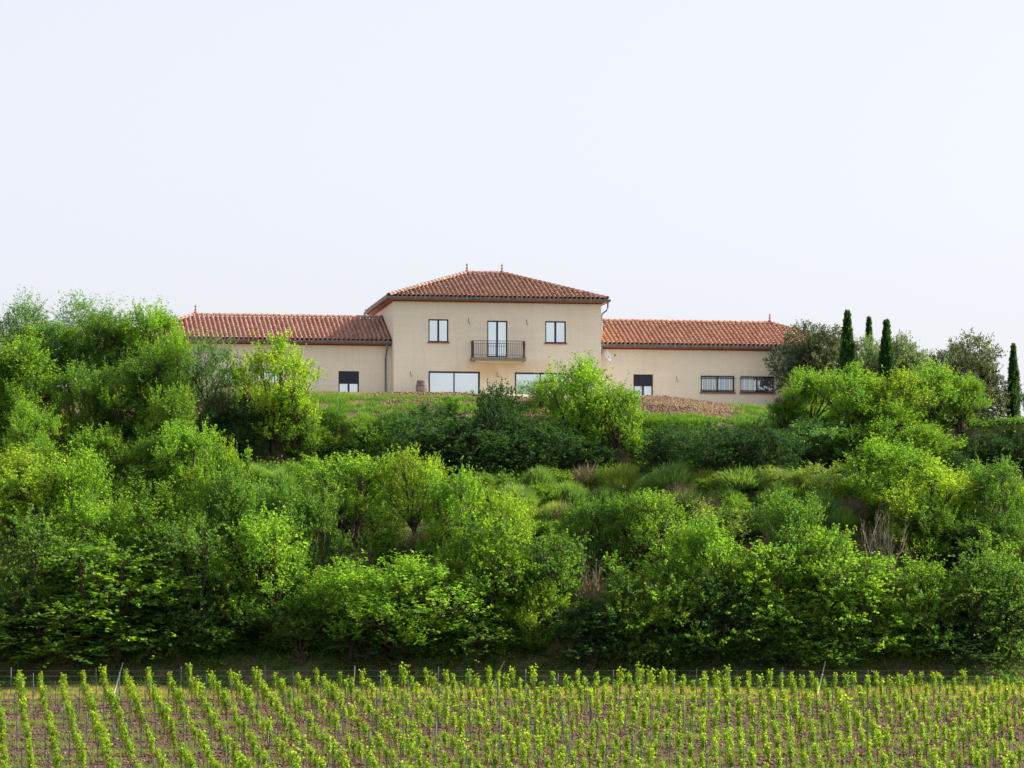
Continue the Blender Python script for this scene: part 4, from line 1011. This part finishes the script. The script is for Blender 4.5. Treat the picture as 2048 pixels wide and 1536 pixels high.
# ------------------------------------------------------------------ vineyard
ROWP, SH, VS = 2.45, .157, 1.05
vrng = np.random.RandomState(9)
VPROT = []
for i in range(9):
    rg = np.random.RandomState(900+i); n = 10; L = []
    H = 1.22+rg.uniform(-.12, .16)
    S = np.stack([rg.normal(0, .045, n), rg.normal(0, .04, n), rg.uniform(.38, .72, n)], 1); A = unit(np.stack([rg.normal(0, .08, n), rg.normal(0, .08, n), np.ones(n)], 1)); Ln = (H-S[:, 2])*rg.uniform(.75, 1.12, n)
    per = 23; tt = rg.uniform(0, 1, (n, per)); Pp = (S[:, None]+A[:, None]*(tt*Ln[:, None])[..., None]).reshape(-1, 3)+rg.normal(size=(n*per, 3))*.03
    V, Fc = leaves(Pp, unit(rg.normal(size=(n*per, 3))+np.array([0, 0, -.1])),   .10*rg.uniform(.5, 1.25, n*per), .42, rg)
    me = np_mesh('foliage', V, Fc); me.materials.append(M['leaf'])
    m = MB(); m.tube([(0, 0, -.1), (.02, .01, .25), (-.01, 0, .5)], [.025, .02, .018], 5, False)
    for k in range(6):
        a = Vector(S[k])-Vector(A[k])*.08; m.tube([a, a+Vector(A[k])*float(Ln[k])], [.008, .004], 3, False)
    for k in range(9):   # last year's cut canes
        p0 = Vector((rg.normal(0, .05), rg.normal(0, .05), rg.uniform(.1, .45))); m.tube([p0, p0+Vector((rg.normal(0, .14), rg.normal(0, .1), rg.uniform(0, .2)))], [.010, .007], 3, False)
    tm = m.mesh('trunk'); tm.materials.append(M['vine_wood']); VPROT.append((me, tm, V, np.array(Fc)))
vines = []; posts = []
for r in range(19):
    y = 174.6-r*ROWP
    half = (1024+60)/F*y; off = SH*ROWP*r + (-1.02*0)
    xb = px_x(36, 174.6)+off
    k0 = int(math.floor((-half-xb)/VS)); k1 = int(math.ceil((half-xb)/VS))
    for k in range(k0, k1+1):
        if vrng.uniform() < .05: continue
        x = xb+k*VS+vrng.normal(0, .035); yy = y+vrng.normal(0, .06)
        vines.append((x, yy, r, float(np.clip(vrng.normal(1, .10), .75, 1.25))))
        if (k-r) % 4 == 0: posts.append((x-.40+vrng.normal(0, .02), yy, r, vrng.uniform(1.22, 1.46)))
vines.sort(key=lambda a: a[1])
inview = [v for v in vines if abs(v[0]) < 1024/F*v[1]+.2 and (YH-(float(terrain(v[0], v[1]))+1.15)*F/v[1]) < 1540]
near = inview[:300]; nearset = set(id(v) for v in near); far = inview[300:]
VC = (.112, .172, .022)
for i, v in enumerate(near):
    me, tm, _, _ = VPROT[vrng.randint(len(VPROT))]
    o = empty('grape_vine', (v[0], v[1], float(terrain(v[0], v[1]))), vrng.uniform(0, 6.28)); s = v[3]; o.scale = (s, s, s)
    tag(o, 'upright young vine with light green leaves in the nearer rows of the vineyard', 'vine', 'grape vines planted in rows')
    f = bpy.data.objects.new('foliage', me); COL.objects.link(f); f.parent = o; kk = vrng.uniform(.85, 1.15); f.color = (VC[0]*kk, VC[1]*kk, VC[2]*kk, 1)
    t_ = bpy.data.objects.new('trunk', tm); COL.objects.link(t_); t_.parent = o
Vs, Ts, TF, nt = [], [], [], 0
for v in far:
    me, tm, V, Fc = VPROT[vrng.randint(len(VPROT))]; a = vrng.uniform(0, 6.28); c_, s_ = math.cos(a), math.sin(a)
    Rm = np.array([[c_, -s_, 0], [s_, c_, 0], [0, 0, 1]]).T*v[3]; off = np.array([v[0], v[1], float(terrain(v[0], v[1]))])
    Vs.append(V@Rm+off)
    tv = np.array([q.co[:] for q in tm.vertices]); Ts.append(tv@Rm+off); TF += [tuple(i+nt for i in p.vertices) for p in tm.polygons]; nt += len(tv)
Vs = np.concatenate(Vs); fo = empty('far_vines', (0, 0, 0)); tag(fo, 'farther vine rows seen as one leafy mass up to the grass verge', 'vines', kind='stuff')
f = link_mesh('foliage', np_mesh('foliage', Vs, np.arange(len(Vs)).reshape(-1, 4)), M['leaf'], fo); f.color = (*VC, 1); f['kind'] = 'stuff'
me = bpy.data.meshes.new('trunks'); me.from_pydata(np.concatenate(Ts).tolist(), [], TF); f = link_mesh('trunks', me, M['vine_wood'], fo); f['kind'] = 'stuff'

PM = []
for i in range(3):
    m = MB(); h = 1.0
    # open steel profile: two flanges and a web
    m.box(-.020, -.015, -.018, .018, -.15, h); m.box(.015, .020, -.018, .018, -.15, h); m.box(-.015, .015, .012, .018, -.15, h)
    me = m.mesh('vine_post'); me.materials.append(M['galvanised']); PM.append(me)
for x, y, r, h in posts:
    if r == 0 and min(abs(x-px_x(q_, y)) for q_ in (236, 992, 1643)) < .55: continue
    if abs(x) > 1024/F*y+.1 or YH-(float(terrain(x, y))+h)*F/y > 1538: continue
    o = bpy.data.objects.new('vine_post', PM[0]); COL.objects.link(o); o.location = (x, y, float(terrain(x, y))); o.scale = (1, 1, h)
    o.rotation_euler = (vrng.normal(0, .02), vrng.normal(0, .02), vrng.normal(0, .3))
    if r == 0: tag(o, 'grey steel post standing in the farthest vine row against the dark trees', 'post', 'posts of the farthest vine row')
    else: tag(o, 'thin grey steel post standing between the vines', 'post', 'steel posts in the vine rows')
for px, pt, pxb, pb, lab in ((246, 1325, 226, 1378, 'pale leaning pole at the left end of the farthest vine row'), (1009, 1322, 975, 1384, 'pale leaning pole near the middle of the farthest vine row'),
                        (1651, 1322, 1634, 1378, 'pale leaning pole at the right of the farthest vine row')):
    y = 174.9; zb = float(terrain(px_x(pxb, y), y)); m = MB()
    a = Vector((px_x(pxb, y), y, zb-.1)); b = Vector((px_x(px, y), y, px_z(pt, y)))
    m.tube([Vector(), b-a], .028, 8); c = (b-a)*.62; m.tube([c+Vector((-.03, -.03, 0)), c+Vector((.09, -.03, -.02))], .012, 5)
    o = m.build('leaning_pole', M['bracket']); o.location = a; tag(o, lab, 'pole', 'leaning poles of the farthest row')
for r in range(19):
    y = 174.6-r*ROWP; m = MB(); half = 1100/F*y
    for zz in (.55, .95, 1.22):
        pts = []
        for k in range(25):
            x = -half+2*half*k/24; pts.append((x, y, float(terrain(x, y))+zz))
        m.tube(pts, .0028, 4, False)
    o = m.build('trellis_wire', M['wire'])
    tag(o, 'thin trellis wires of the farthest vine row' if r == 0 else 'thin trellis wires strung between the posts of a nearer vine row', 'wire', None if r == 0 else 'trellis wires of the nearer rows')
# grass strips along some alleys
rg = np.random.RandomState(33); GV = []
for r in range(19):
    y = 174.6-r*ROWP+1.3; n = 9000 if r % 2 else 5000
    xs = rg.uniform(-27, 27, n*2); v = np.sin(xs*.7+r*2.1)+.6*np.sin(xs*1.9+r)+rg.normal(0, .3, n*2); k = v > -.1; xs = xs[k]; ys = y+rg.normal(0, .28, len(xs))
    GV.append(blades('', xs, ys, .06, .24, .02, .5, rg))
stuff('alley_grass', np.concatenate(GV), M['blade'], 'tufts of green grass in strips between the vine rows', 'grass', (.11, .155, .035))
